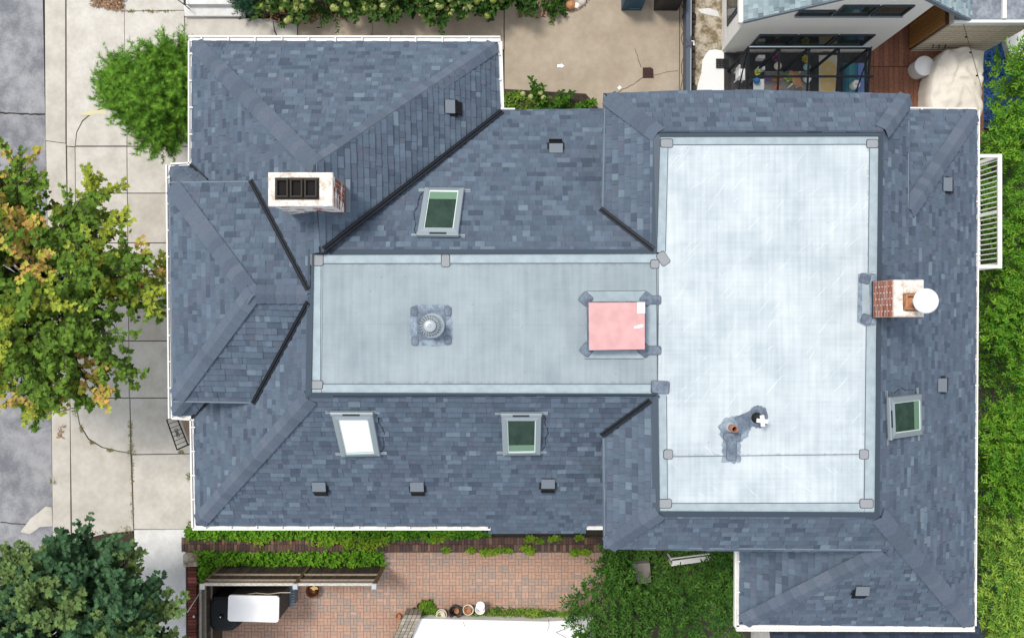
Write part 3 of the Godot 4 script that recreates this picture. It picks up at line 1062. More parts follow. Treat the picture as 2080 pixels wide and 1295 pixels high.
	gutter(at(1500, 1270, E), at(1977, 1271, E), B, 0.1, 0.04)
	gutter(at(1504, 1118, E), at(1503, 1268, E), L, 0.09, 0.06)
	# --- vents and skylights
	roof_vent(s2, 917, 219)
	roof_vent(s1, 1129, 301)
	for u in [650, 848]: roof_vent(s5, u, 988)
	roof_vent(s5, 1113, 982)
	roof_vent(s8, 1922, 376)
	roof_vent(s8, 1911, 781)
	roof_vent(s10, 1748, 1198)
	skylight(s1, [[930, 473], [848, 472], [863, 380], [942, 381]], false, "skylight with dark green glass above the long valley")
	skylight(s5, [[673, 843], [756, 843], [771, 926], [693, 928]], true, "skylight with a whitened pane over its closed blind")
	skylight(s5, [[1019, 845], [1099, 845], [1097, 924], [1022, 925]], false, "skylight with dark green glass below the narrow flat roof")
	skylight(s8, [[1813, 891], [1810, 808], [1873, 801], [1875, 882]], false, "skylight with dark green glass on the right-hand slope")
	# --- front chimney: white-painted crown with three flues
	var ch := pivot("chimney", house, Vector3(-3.95, 7.6, -2.4))
	ch.set_meta("label", "brick chimney with peeling white paint and three dark flues")
	var clo := Vector3(-4.50, 7.2, -2.69)
	var chi := Vector3(-3.36, 9.62, -2.12)
	var reds := [Color(0.23, 0.075, 0.055), Color(0.19, 0.06, 0.045), Color(0.27, 0.10, 0.07)]
	var wht := [Color(0.74, 0.74, 0.73), Color(0.70, 0.69, 0.68)]
	brick_shell(ch, clo, chi, func(f: int, r: int, i: int) -> Color:
		if f == 1: return pick(wht) if (i >= 2 and rng.randf() < 0.5) or rng.randf() < 0.06 else pick(reds)
		return pick(reds) if rng.randf() < 0.12 else pick(wht))
	st = mb()
	abox(st, clo + Vector3(-0.03, 2.42, -0.03), Vector3(chi.x + 0.03, 9.70, chi.z + 0.03), 0.012)
	build(st, "crown", M.crown, ch)
	st = mb()
	var fx0 := -4.40
	var fx1 := -3.58
	abox(st, Vector3(fx0, 9.69, -2.62), Vector3(fx1, 9.715, -2.21), 0.004)
	build(st, "flue_surround", M.flue, ch)
	for i in 3:
		var x0 := fx0 + 0.03 + i * 0.265
		st = mb()
		for s in [[Vector3(x0, 9.60, -2.59), Vector3(x0 + 0.03, 9.78, -2.25)], [Vector3(x0 + 0.2, 9.60, -2.59), Vector3(x0 + 0.23, 9.78, -2.25)], [Vector3(x0 + 0.03, 9.60, -2.59), Vector3(x0 + 0.2, 9.78, -2.56)], [Vector3(x0 + 0.03, 9.60, -2.28), Vector3(x0 + 0.2, 9.78, -2.25)]]:
			abox(st, s[0], s[1], 0.003)
		build(st, "flue_liner", M.flue, ch)
		st = mb()
		abox(st, Vector3(x0 + 0.03, 9.70, -2.56), Vector3(x0 + 0.2, 9.722, -2.28))
		build(st, "flue_shaft", M.near_black, ch)  # near-black plate stands in for the dark depth of the flue
	st = mb()
	bar(st, on_plane(s2, 708, 365) + Vector3(0, 0.05, 0), on_plane(s2, 708, 432) + Vector3(0, 0.05, 0), 0.03, 0.09)
	build(st, "step_flashing", M.slate_blue, ch)
	# --- rear chimney: bare brick, clay flue and white cap
	ch = pivot("chimney", house, Vector3(7.45, 8.2, -0.38))
	ch.set_meta("label", "red brick chimney with white mortar and a round white cap")
	clo = Vector3(7.16, 7.6, -0.74)
	chi = Vector3(7.74, 9.50, -0.03)
	var reds2 := [Color(0.30, 0.085, 0.05), Color(0.24, 0.07, 0.045), Color(0.36, 0.13, 0.08), Color(0.19, 0.06, 0.045)]
	brick_shell(ch, clo, chi, func(_f: int, _r: int, _i: int) -> Color: return pick(reds2))
	st = mb()
	abox(st, Vector3(clo.x + 0.01, 9.50, clo.z + 0.01), Vector3(clo.x + 0.18, 9.56, chi.z - 0.01), 0.02)
	abox(st, Vector3(clo.x + 0.18, 9.50, clo.z + 0.01), Vector3(chi.x - 0.01, 9.555, clo.z + 0.27), 0.02)
	abox(st, Vector3(clo.x + 0.18, 9.50, chi.z - 0.13), Vector3(chi.x - 0.01, 9.555, chi.z - 0.01), 0.02)
	build(st, "crown", M.crown, ch)
	st = mb()
	for s in [[Vector3(7.35, 9.48, -0.46), Vector3(7.38, 9.64, -0.17)], [Vector3(7.66, 9.48, -0.46), Vector3(7.69, 9.64, -0.17)], [Vector3(7.38, 9.48, -0.46), Vector3(7.66, 9.64, -0.43)], [Vector3(7.38, 9.48, -0.20), Vector3(7.66, 9.64, -0.17)]]:
		abox(st, s[0], s[1], 0.004)
	abox(st, Vector3(7.38, 9.48, -0.43), Vector3(7.66, 9.55, -0.20))
	build(st, "flue_liner", M.clay, ch)
	st = mb(true)
	lathe(st, Vector3(7.60, 9.53, -0.33), [Vector2(0.1, 0.0), Vector2(0.1, 0.3), Vector2(0.225, 0.31), Vector2(0.23, 0.36), Vector2(0.2, 0.40), Vector2(0.0, 0.43)], 32)
	build(st, "flue_cap", M.plastic_white, ch)
	st = mb()
	flat_px(st, [[1744, 556], [1762, 553], [1782, 556], [1782, 660], [1760, 663], [1742, 654]], F + 0.02, 0.012)
	build(st, "patch", M.stain_grey, deckn)
	st = mb()
	flat_px(st, [[1752, 575], [1766, 572], [1768, 645], [1752, 640]], F + 0.03, 0.014)
	build(st, "patch", M.strip, deckn)
	for p in [[1757, 566], [1760, 648]]: membrane_patch(deckn, p[0], p[1], 20, 18, 0.3, true, F + 0.016)
	st = mb()
	abox(st, Vector3(clo.x - 0.012, 8.3, clo.z - 0.01), Vector3(clo.x + 0.05, 8.67, chi.z + 0.01))
	build(st, "base_flashing", M.navy, ch)
	# --- balcony with white railing
	var bx := 12.33
	var bal := pivot("balcony", house, Vector3(11.3, 3.1, -2.7))
	bal.set_meta("label", "white railed balcony jutting out beside the hedge")
	var z0 := at(2037, 316, 4.2).z
	var z1 := at(2037, 541, 4.2).z
	st = mb()
	abox(st, Vector3(10.3, 3.0, z0), Vector3(bx, 3.15, z1))
	build(st, "floor", M.boards, bal)
	st = mb()
	bar(st, Vector3(bx, 4.17, z0 - 0.05), Vector3(bx, 4.17, z1 + 0.05), 0.06, 0.10, Vector3.UP, 0.01)
	build(st, "top_rail", M.paint_white, bal)
	st = mb()
	bar(st, Vector3(bx, 3.24, z0), Vector3(bx, 3.24, z1), 0.05, 0.05)
	build(st, "bottom_rail", M.paint_white, bal)
	for zz in [z0, z1]:
		st = mb()
		bar(st, Vector3(10.3, 4.165, zz), Vector3(bx - 0.05, 4.165, zz), 0.055, 0.09, Vector3.UP, 0.01)
		build(st, "top_rail", M.paint_white, bal)
		for i in 14:
			st = mb()
			var x := 10.42 + i * 0.13
			abox(st, Vector3(x, 3.15, zz - 0.012), Vector3(x + 0.024, 4.14, zz + 0.012))
			if i % 3 == 0: build(st, "baluster", M.paint_white, bal)
	st = mb()
	abox(st, Vector3(-0.013, -0.455, -0.013), Vector3(0.013, 0.455, 0.013))
	var bm := finish(st)
	for i in 21:
		if i == 10: continue
		put(bm, "baluster", M.paint_white, bal, Transform3D(Basis(), Vector3(bx, 3.69, lerpf(z0 + 0.09, z1 - 0.09, i / 20.0))))
	for zz in [z0, (z0 + z1) * 0.5, z1]:
		st = mb()
		abox(st, Vector3(bx - 0.04, 3.15, zz - 0.04), Vector3(bx + 0.04, 4.14, zz + 0.04))
		build(st, "post", M.paint_white, bal)

# ---------------------------------------------------------------- ground, street, paving
func crack(parent: Node, pts: Array, w: float, h: float, n := "crack", m: Material = null) -> void:
	var st := mb()
	for i in pts.size() - 1:
		var a := at(pts[i][0], pts[i][1], h)
		var b := at(pts[i + 1][0], pts[i + 1][1], h)
		var steps := maxi(1, int(a.distance_to(b) / 0.12))
		for k in steps:
			var p := a.lerp(b, k / float(steps))
			var q := a.lerp(b, (k + 1) / float(steps))
			var s := (b - a).normalized().cross(Vector3.UP) * w * 0.5
			var j := (b - a).normalized().cross(Vector3.UP) * rr(-0.012, 0.012)
			quad(st, p - s * rr(0.6, 1.3) + j, q - s * rr(0.6, 1.3) + j, q + s * rr(0.6, 1.3) + j, p + s * rr(0.6, 1.3) + j)
	build(st, n, m if m else M.crack, parent)

func panel(parent: Node, px: Array, h: float, m: Material, n := "panel") -> void:
	var st := mb()
	flat_px(st, px, h, 0.09)
	build(st, n, m, parent)

func make_ground() -> void:
	var st := mb()
	abox(st, Vector3(-120, -0.6, -120), Vector3(120, -0.16, 120))
	struct(st, "ground", M.soil)
	st = mb()
	flat_px(st, [[-4000, -4000], [88, -4000], [86, 0], [92, 300], [102, 800], [106, 1040], [112, 1300], [120, 4000], [-4000, 4000]], -0.1, 0.05)
	var street := struct(st, "street", M.asphalt)
	crack(street, [[-20, 228], [40, 231], [92, 232]], 0.05, -0.096)
	crack(street, [[0, 1060], [60, 1066], [104, 1064]], 0.03, -0.096)
	st = mb()
	var pts := []
	for p in [[40, 1080], [62, 1052], [78, 1040], [92, 1028], [104, 1030], [106, 1068], [80, 1070], [60, 1084]]: pts.append(p)
	flat_px(st, pts, -0.095, 0.004)
	build(st, "repair_patch", M.concrete2, street)
	# soil the paving lies in
	st = mb()
	flat_px(st, [[90, -400], [2600, -400], [2600, 1700], [116, 1700], [104, 800]], -0.06, 0.09)
	struct(st, "bedding", M.joint)
	# kerb and gutter pan
	st = mb()
	flat_px(st, [[88, -400], [131, -400], [132, 290], [92, 285]], -0.05, 0.08)
	flat_px(st, [[92.5, 286.5], [132.5, 291.5], [141, 830], [104, 838]], -0.05, 0.08)
	flat_px(st, [[104, 840], [141, 832], [146, 1700], [114, 1700]], -0.05, 0.08)
	var kerb := struct(st, "kerb", M.concrete2)
	# boulevard and sidewalk slabs
	var sw := Node3D.new()
	sw.name = "sidewalk"
	sw.set_meta("kind", "structure")
	add_child(sw)
	var H := 0.04
	panel(sw, [[134, -400], [250, -400], [252, 214], [216, 215], [188, 226], [166, 244], [154, 268], [151, 297], [135, 296]], H, M.concrete)
	panel(sw, [[135.5, 298], [151, 299], [152, 505], [138, 505]], H, M.concrete2)
	panel(sw, [[138, 507], [152, 507], [154, 828], [142, 828]], H, M.concrete2)
	panel(sw, [[142, 830], [154, 830], [160, 862], [178, 892], [206, 909], [240, 917], [264, 921], [270, 1078], [210, 1084], [146, 1100]], H, M.concrete2)
	panel(sw, [[147, 1101], [270, 1080], [276, 1700], [150, 1700]], H - 0.03, M.soil, "tree_pit")
	var ys := [297, 392, 493, 592, 692, 808]
	for i in 5:
		var xa := 152.5 + i * 0.6
		var xm := 257.0 + i * 1.0
		panel(sw, [[xa, ys[i] + 1.0], [xm - 0.8, ys[i] + 1.0], [xm, ys[i + 1] - 0.8], [xa + 0.6, ys[i + 1] - 0.8]], H + 0.004, M.concrete)
		panel(sw, [[xm + 0.8, ys[i] + 1.0], [400, ys[i] + 1.0], [400, ys[i + 1] - 0.8], [xm + 1.8, ys[i + 1] - 0.8]], H + rr(0, 0.006), M.concrete if i % 2 == 0 else M.concrete2)
	panel(sw, [[217, 216.5], [256, 215], [256.5, 295.5], [153, 295.5], [156, 269], [168, 246], [190, 228]], H + 0.004, M.concrete)
	panel(sw, [[154.5, 809], [262, 809], [264, 919], [240, 915], [207, 907], [180, 890], [162, 861], [156, 830]], H + 0.004, M.concrete)
	panel(sw, [[264, 809], [400, 809], [400, 920], [267, 922]], H, M.concrete)
	panel(sw, [[268, 924], [388, 922], [388, 1074], [272, 1074]], H, M.concrete)
	panel(sw, [[272, 1076], [376, 1075], [379, 1700], [277, 1700]], H, M.concrete_pale)
	panel(sw, [[254, -400], [373, -400], [373, 20], [252, 21.5]], H, M.concrete)
	panel(sw, [[252.5, 23], [373, 21.5], [374, 128], [253, 128]], H, M.concrete)
	panel(sw, [[253, 129.5], [374, 129.5], [400, 215], [400, 296], [258, 296], [257.5, 215], [253, 213]], H, M.concrete2)
	# painted yellow remains on the corner slab
	st = mb()
	flat_px(st, [[166, 229], [184, 224], [200, 223], [216, 224], [214, 232], [196, 231], [180, 234], [160, 233]], H + 0.008, 0.003)
	build(st, "faded_paint", mat(lin(0.56, 0.52, 0.33), 0.9), sw)
	# porch floor by the front step
	st = mb()
	flat_px(st, [[365, 846], [420, 846], [420, 912], [388, 912]], 0.5, 0.5)
	struct(st, "porch", mat(lin(0.33, 0.24, 0.17), 0.9, M.concrete.albedo_texture, 3.0))
	# driveway and side path
	var dr := Node3D.new()
	dr.name = "driveway"
	dr.set_meta("kind", "structure")
	add_child(dr)
	panel(dr, [[375, 35], [553, 38], [556, 62], [566, 84], [375, 90]], H + 0.01, M.concrete2)
	panel(dr, [[555, 40], [603, 50], [603, 84], [568, 84], [558, 60]], H, M.concrete2)
	panel(dr, [[605, 30], [1023, 20], [1023, 100], [605, 100]], H, M.drive)
	panel(dr, [[1025, -300], [1382, -300], [1379, 260], [1025, 260]], H, M.drive)
	panel(dr, [[1383.5, -300], [1397, -300], [1397, 260], [1380.5, 260]], H - 0.004, M.drive)
	panel(dr, [[500, -300], [1023, -300], [1023, 18], [605, 28], [500, 34]], H - 0.03, M.soil, "planting_bed")
	panel(dr, [[1019, 180], [1190, 190], [1215, 218], [1215, 300], [1019, 300]], H + 0.002, M.soil, "planting_bed")
	var hh := H + 0.005
	crack(dr, [[1290, 98], [1296, 118], [1303, 137]], 0.014, hh)
	crack(dr, [[1306, 158], [1284, 172], [1262, 183], [1250, 190]], 0.016, hh)
	crack(dr, [[1328, 152], [1352, 147], [1378, 144]], 0.012, hh)
	crack(dr, [[1384, 50], [1389, 65], [1384, 78], [1388, 95], [1390, 112], [1384, 135], [1387, 160], [1383, 185]], 0.02, hh)
	crack(dr, [[755, 44], [757, 60], [754, 76]], 0.012, hh)
	crack(dr, [[815, 62], [812, 78]], 0.014, hh)
	crack(dr, [[1384, 8], [1390, 20], [1386, 38]], 0.02, hh)
	st = mb()
	flat_px(st, [[1132, 131], [1140, 130], [1140, 128.5], [1146.5, 133.5], [1140, 138], [1140, 136], [1132, 136.5]], hh + 0.002, 0.003)
	build(st, "painted_arrow", M.plastic_white, dr)
	st = mb()
	flat_px(st, [[1254, 178], [1259, 173.5], [1263, 178], [1258, 182]], hh + 0.004, 0.004)
	tag(build(st, "paper_scrap", M.plastic_white, self), "small white scrap of paper on the tan driveway", "litter")
	# drain cover
	var g := thing("drain_cover", "rusty square drain cover with one rounded corner in the driveway", "drain cover", at(1317, 148, hh))
	st = mb()
	flat_px(st, [[1306, 137], [1322, 136.5], [1327, 140], [1328, 158], [1306, 158]], hh + 0.012, 0.02)
	build(st, "plate", M.rust, g)
	for i in 5:
		st = mb()
		var y := 140.5 + i * 3.6
		bar(st, at(1308, y, hh + 0.018), at(1326, y, hh + 0.018), 0.012, 0.02)
		build(st, "rib", M.rust, g)
	# concrete passage beside the neighbour
	st = mb()
	flat_px(st, [[1411, -300], [1900, -300], [1900, 210], [1411, 210]], H, 0.06)
	var ps := struct(st, "passage", M.stained)
	st = mb()
	flat_px(st, [[1440, 102], [1452, 100], [1475, 104], [1476, 175], [1471, 200], [1414, 200], [1418, 170], [1425, 148], [1427, 122], [1434, 110]], H + 0.006, 0.004)
	build(st, "whitewash_patch", M.plaster, ps)
	st = mb()
	flat_px(st, [[1418, 18], [1440, 16], [1458, 22], [1462, 34], [1440, 30], [1424, 26]], H + 0.006, 0.004)
	build(st, "whitewash_patch", M.concrete_pale, ps)
	# rough stone edge
	var ed := Node3D.new()
	ed.name = "stone_edging"
	ed.set_meta("kind", "structure")
	add_child(ed)
	var z := -11.0
	while z < -6.6:
		var l := rr(0.12, 0.4)
		st = mb()
		box(st, Transform3D(Basis(Vector3.UP, rr(-0.06, 0.06)), Vector3(rr(5.46, 5.5), rr(0.02, 0.08), z + l * 0.5)), Vector3(rr(0.1, 0.16), 0.14, l - 0.015), 0.02)
		build(st, "stone", pick([M.bark, M.rust, M.mortar_dark]), ed)
		z += l
	# white concrete yard beyond the annexe
	st = mb()
	flat_px(st, [[2042, -300], [2500, -300], [2500, 140], [2060, 140], [2042, 72]], 0.3, 0.4)
	struct(st, "yard_slab", M.stucco_white)
	# bluish pebbled strip
	st = mb()
	flat_px(st, [[1965, 60], [2080, 60], [2080, 260], [1965, 260]], 0.02, 0.05)
	var blue := struct(st, "gravel_bed", mat(lin(0.03, 0.06, 0.13), 0.8))
	pebbles(blue)

func pebbles(parent: Node) -> void:
	var st := mb()
	box(st, Transform3D(), Vector3(0.10, 0.035, 0.045), 0.012)
	var mm := MultiMesh.new()
	mm.transform_format = MultiMesh.TRANSFORM_3D
	mm.use_colors = true
	mm.mesh = finish(st)
	mm.instance_count = 1500
	for i in 1500:
		var p := at(rr(1985, 2050), rr(75, 245), 0.05)
		mm.set_instance_transform(i, Transform3D(Basis(Vector3.UP, rr(0, TAU)), p))
		mm.set_instance_color(i, pick([Color(0.02, 0.09, 0.30), Color(0.015, 0.06, 0.2), Color(0.05, 0.16, 0.42), Color(0.03, 0.05, 0.09)]))
	var o := MultiMeshInstance3D.new()
	o.name = "pebbles"
	o.multimesh = mm
	o.material_override = M.vcol
	o.set_meta("kind", "stuff")
	parent.add_child(o)

func make_patio() -> void:
	var st := mb()
	flat_px(st, [[395, 1118], [1240, 1116], [1240, 1320], [395, 1320]], -0.002, 0.05)
	var pa := struct(st, "patio", M.mortar_dark)
	var cols := [Color(0.47, 0.295, 0.225), Color(0.44, 0.28, 0.215), Color(0.49, 0.31, 0.235), Color(0.42, 0.30, 0.24), Color(0.37, 0.29, 0.245), Color(0.51, 0.345, 0.27), Color(0.45, 0.325, 0.265)]
	var lib := []
	for c in cols: lib.append(brick_mesh(0.194, 0.05, 0.094, c))
	var f := FastNoiseLite.new()
	f.seed = 4
	f.frequency = 0.55
	var field := mb()
	var singles := 0
	var cand := []
	var x0 := -9.6
	var zz := at(0, 1121, 0).z
	for iz in 17:
		for ix in 70:
			var c := Vector3(x0 + ix * 0.2, 0.0, zz + 0.1 + iz * 0.2)
			if c.x > 2.85 or c.x < -9.3: continue
			var vert := (ix + iz) % 2 == 0
			for k in 2:
				var off := (k - 0.5) * 0.1
				var p := c + (Vector3(off, 0, 0) if vert else Vector3(0, 0, off))
				var nz := f.get_noise_2d(p.x, p.z) * 3.2 + rr(-1.6, 1.6)
				var ci := clampi(int(3.0 + nz), 0, 6)
				var xf := Transform3D(Basis(Vector3.UP, (PI / 2 if vert else 0.0) + rr(-0.012, 0.012)), p + Vector3(0, rr(-0.003, 0.003), 0))
				if p.x > -3.2 and p.x < 2.4 and iz < 6 and singles < 300:
					singles += 1
					put(lib[ci], "brick", M.brick, pa, xf)
				else:
					field.set_color(cols[ci])
					box(field, xf, Vector3(0.194, 0.05, 0.094), 0.004)
	build(field, "brick_field", M.brick, pa).set_meta("kind", "stuff")
	# brick-on-edge border walk below the eaves
	st = mb()
	flat_px(st, [[368, 1091], [1240, 1090], [1240, 1118], [368, 1121]], 0.04, 0.12)
	var bw := struct(st, "brick_walk", M.mortar_dark)
	var dc := [Color(0.115, 0.072, 0.06), Color(0.15, 0.09, 0.07), Color(0.09, 0.062, 0.056), Color(0.17, 0.115, 0.09), Color(0.25, 0.15, 0.105)]
	lib.clear()
	for c in dc: lib.append(brick_mesh(0.086, 0.06, 0.198, c))
	var bf := mb()
	var n := 0
	var za := at(0, 1091, 0.04).z
	for i in 140:
		var x := at(369, 0, 0.04).x + 0.05 + i * 0.093
		if x > 3.0: break
		for r in 2:
			var xf := Transform3D(Basis(Vector3.UP, rr(-0.03, 0.03)), Vector3(x, 0.045 + rr(-0.006, 0.006), za + 0.105 + r * 0.207))
			var ci := rng.randi() % 5 if rng.randf() < 0.5 else rng.randi() % 3
			if n < 300:
				n += 1
				put(lib[ci], "brick", M.brick, bw, xf)
			else:
				bf.set_color(dc[ci])
				box(bf, xf, Vector3(0.086, 0.06, 0.198), 0.004)
	# stone block and brick step by the pavement
	var blk := thing("stone_block", "square weathered stone block at the pavement end of the brick walk", "stone block", at(385, 1137, 0))
	st = mb()
	flat_px(st, [[371, 1127], [399, 1126], [400, 1150], [372, 1151]], 0.35, 0.35)
	build(st, "block", M.stained, blk)
	var bs := thing("brick_step", "narrow strip of dark red bricks beside the pale pavement", "brick edging", at(390, 1220, 0))
	for i in 26:
		st = mb()
		var y := 1152 + i * 6.6
		st.set_color(pick([Color(0.16, 0.045, 0.035), Color(0.13, 0.04, 0.032), Color(0.19, 0.06, 0.045)]))
		if i >= 3 and i < 5: st.set_color(Color(0.34, 0.12, 0.10))
		var a := at(380.5, y, 0.12)
		var b := at(398.5, y + 5.9, 0.12)
		abox(st, Vector3(a.x, 0.0, a.z), Vector3(b.x, 0.12, b.z), 0.006)
		build(st, "brick", M.brick, bs)

func make_fences() -> void:
	var z := 7.47
	var hgt := 1.8
	var fe := thing("fence", "weathered brown board fence with lattice top beside the ivy", "fence", Vector3(-6.3, 0, z))
	var tones := [Color(0.075, 0.055, 0.042), Color(0.06, 0.046, 0.038), Color(0.095, 0.07, 0.052), Color(0.05, 0.04, 0.035)]
	var lib := []
	for c in tones:
		var st := mb()
		st.set_color(c)
		box(st, Transform3D(), Vector3(0.128, 1.44, 0.022), 0.003)
		lib.append(finish(st))
	var x := -8.68
	while x < -3.9:
		put(pick(lib), "board", M.boards, fe, Transform3D(Basis(Vector3.FORWARD, rr(-0.006, 0.006)), Vector3(x, 0.76 + rr(-0.01, 0.01), z + rr(-0.003, 0.003))))
		x += 0.136
	for r in [[1.50, 0.05], [1.00, 0.05], [1.78, 0.035]]:
		for s in [[-8.72, -6.15], [-6.05, -3.9]]:
			var st := mb()
			st.set_color(Color(0.36, 0.30, 0.24) if r[0] < 1.7 else Color(0.62, 0.60, 0.56))
			bar(st, Vector3(s[0], r[0], z - (0.03 if r[0] < 1.7 else 0.0)), Vector3(s[1], r[0], z - (0.03 if r[0] < 1.7 else 0.0)), r[1], 0.05 if r[0] < 1.7 else 0.075, Vector3.UP, 0.006)
			build(st, "rail", M.boards, fe)
	var ls := mb()
	ls.set_color(Color(0.30, 0.25, 0.19))
	for i in 62:
		for d in [-1.0, 1.0]:
			var xa := -8.65 + i * 0.077
			bar(ls, Vector3(xa - 0.11 * d, 1.53, z + 0.006 * d), Vector3(xa + 0.11 * d, 1.76, z + 0.006 * d), 0.024, 0.008, Vector3.BACK)
	build(ls, "lattice", M.boards, fe)
	for px in [-8.72, -6.1, -3.88]:
		var st := mb()
		st.set_color(Color(0.16, 0.10, 0.055))
		abox(st, Vector3(px - 0.045, 0, z - 0.045), Vector3(px + 0.045, 1.8, z + 0.045))
		build(st, "post", M.boards, fe)
		st = mb()
		st.set_color(Color(0.42, 0.46, 0.52) if px > -8 else Color(0.6, 0.6, 0.56))
		abox(st, Vector3(px - 0.07, 1.8, z - 0.03), Vector3(px + 0.07, 1.84, z + 0.13), 0.015)
		build(st, "post_cap", M.vcol, fe)
	var x2 := -8.78
	fe = thing("fence", "side return of the board fence running off beside the brick edging", "fence", Vector3(x2, 0, 8.6))
	z = 7.6
	while z < 10.3:
		put(pick(lib), "board", M.boards, fe, Transform3D(Basis(Vector3.UP, PI / 2), Vector3(x2, 0.76, z)))
		z += 0.136
	for r in [1.50, 1.0, 1.78]:
		var st := mb()
		st.set_color(Color(0.24, 0.22, 0.19) if r < 1.7 else Color(0.34, 0.33, 0.30))
		bar(st, Vector3(x2 + (0.03 if r < 1.7 else 0.0), r, 7.55), Vector3(x2 + (0.03 if r < 1.7 else 0.0), r, 10.3), 0.05, 0.05, Vector3.UP, 0.006)
		build(st, "rail", M.boards, fe)
	ls = mb()
	ls.set_color(Color(0.22, 0.20, 0.165))
	for i in 36:
		for d in [-1.0, 1.0]:
			var za := 7.62 + i * 0.077
			bar(ls, Vector3(x2 + 0.006 * d, 1.53, za - 0.11 * d), Vector3(x2 + 0.006 * d, 1.76, za + 0.11 * d), 0.024, 0.008, Vector3.RIGHT)
	build(ls, "lattice", M.boards, fe)
	# garden light on a slanting stake
	var gl := thing("stake_light", "thin grey metal stake leaning out over the brick edging", "stake", at(392, 1240, 0.1))
	var st := mb(true)
	tube(st, [at(380, 1243, 1.0), at(408, 1200, 1.75)], [0.012, 0.012], 6)
	build(st, "stake", M.zinc, gl)
	st = mb(true)
	lathe(st, at(394, 1251, 0.12), [Vector2(0.03, 0), Vector2(0.035, 0.03), Vector2(0.0, 0.06)], 10)
	tag(build(st, "bulb", M.plastic_white, self), "small white bulb lying on the dark red brick edging", "bulb")

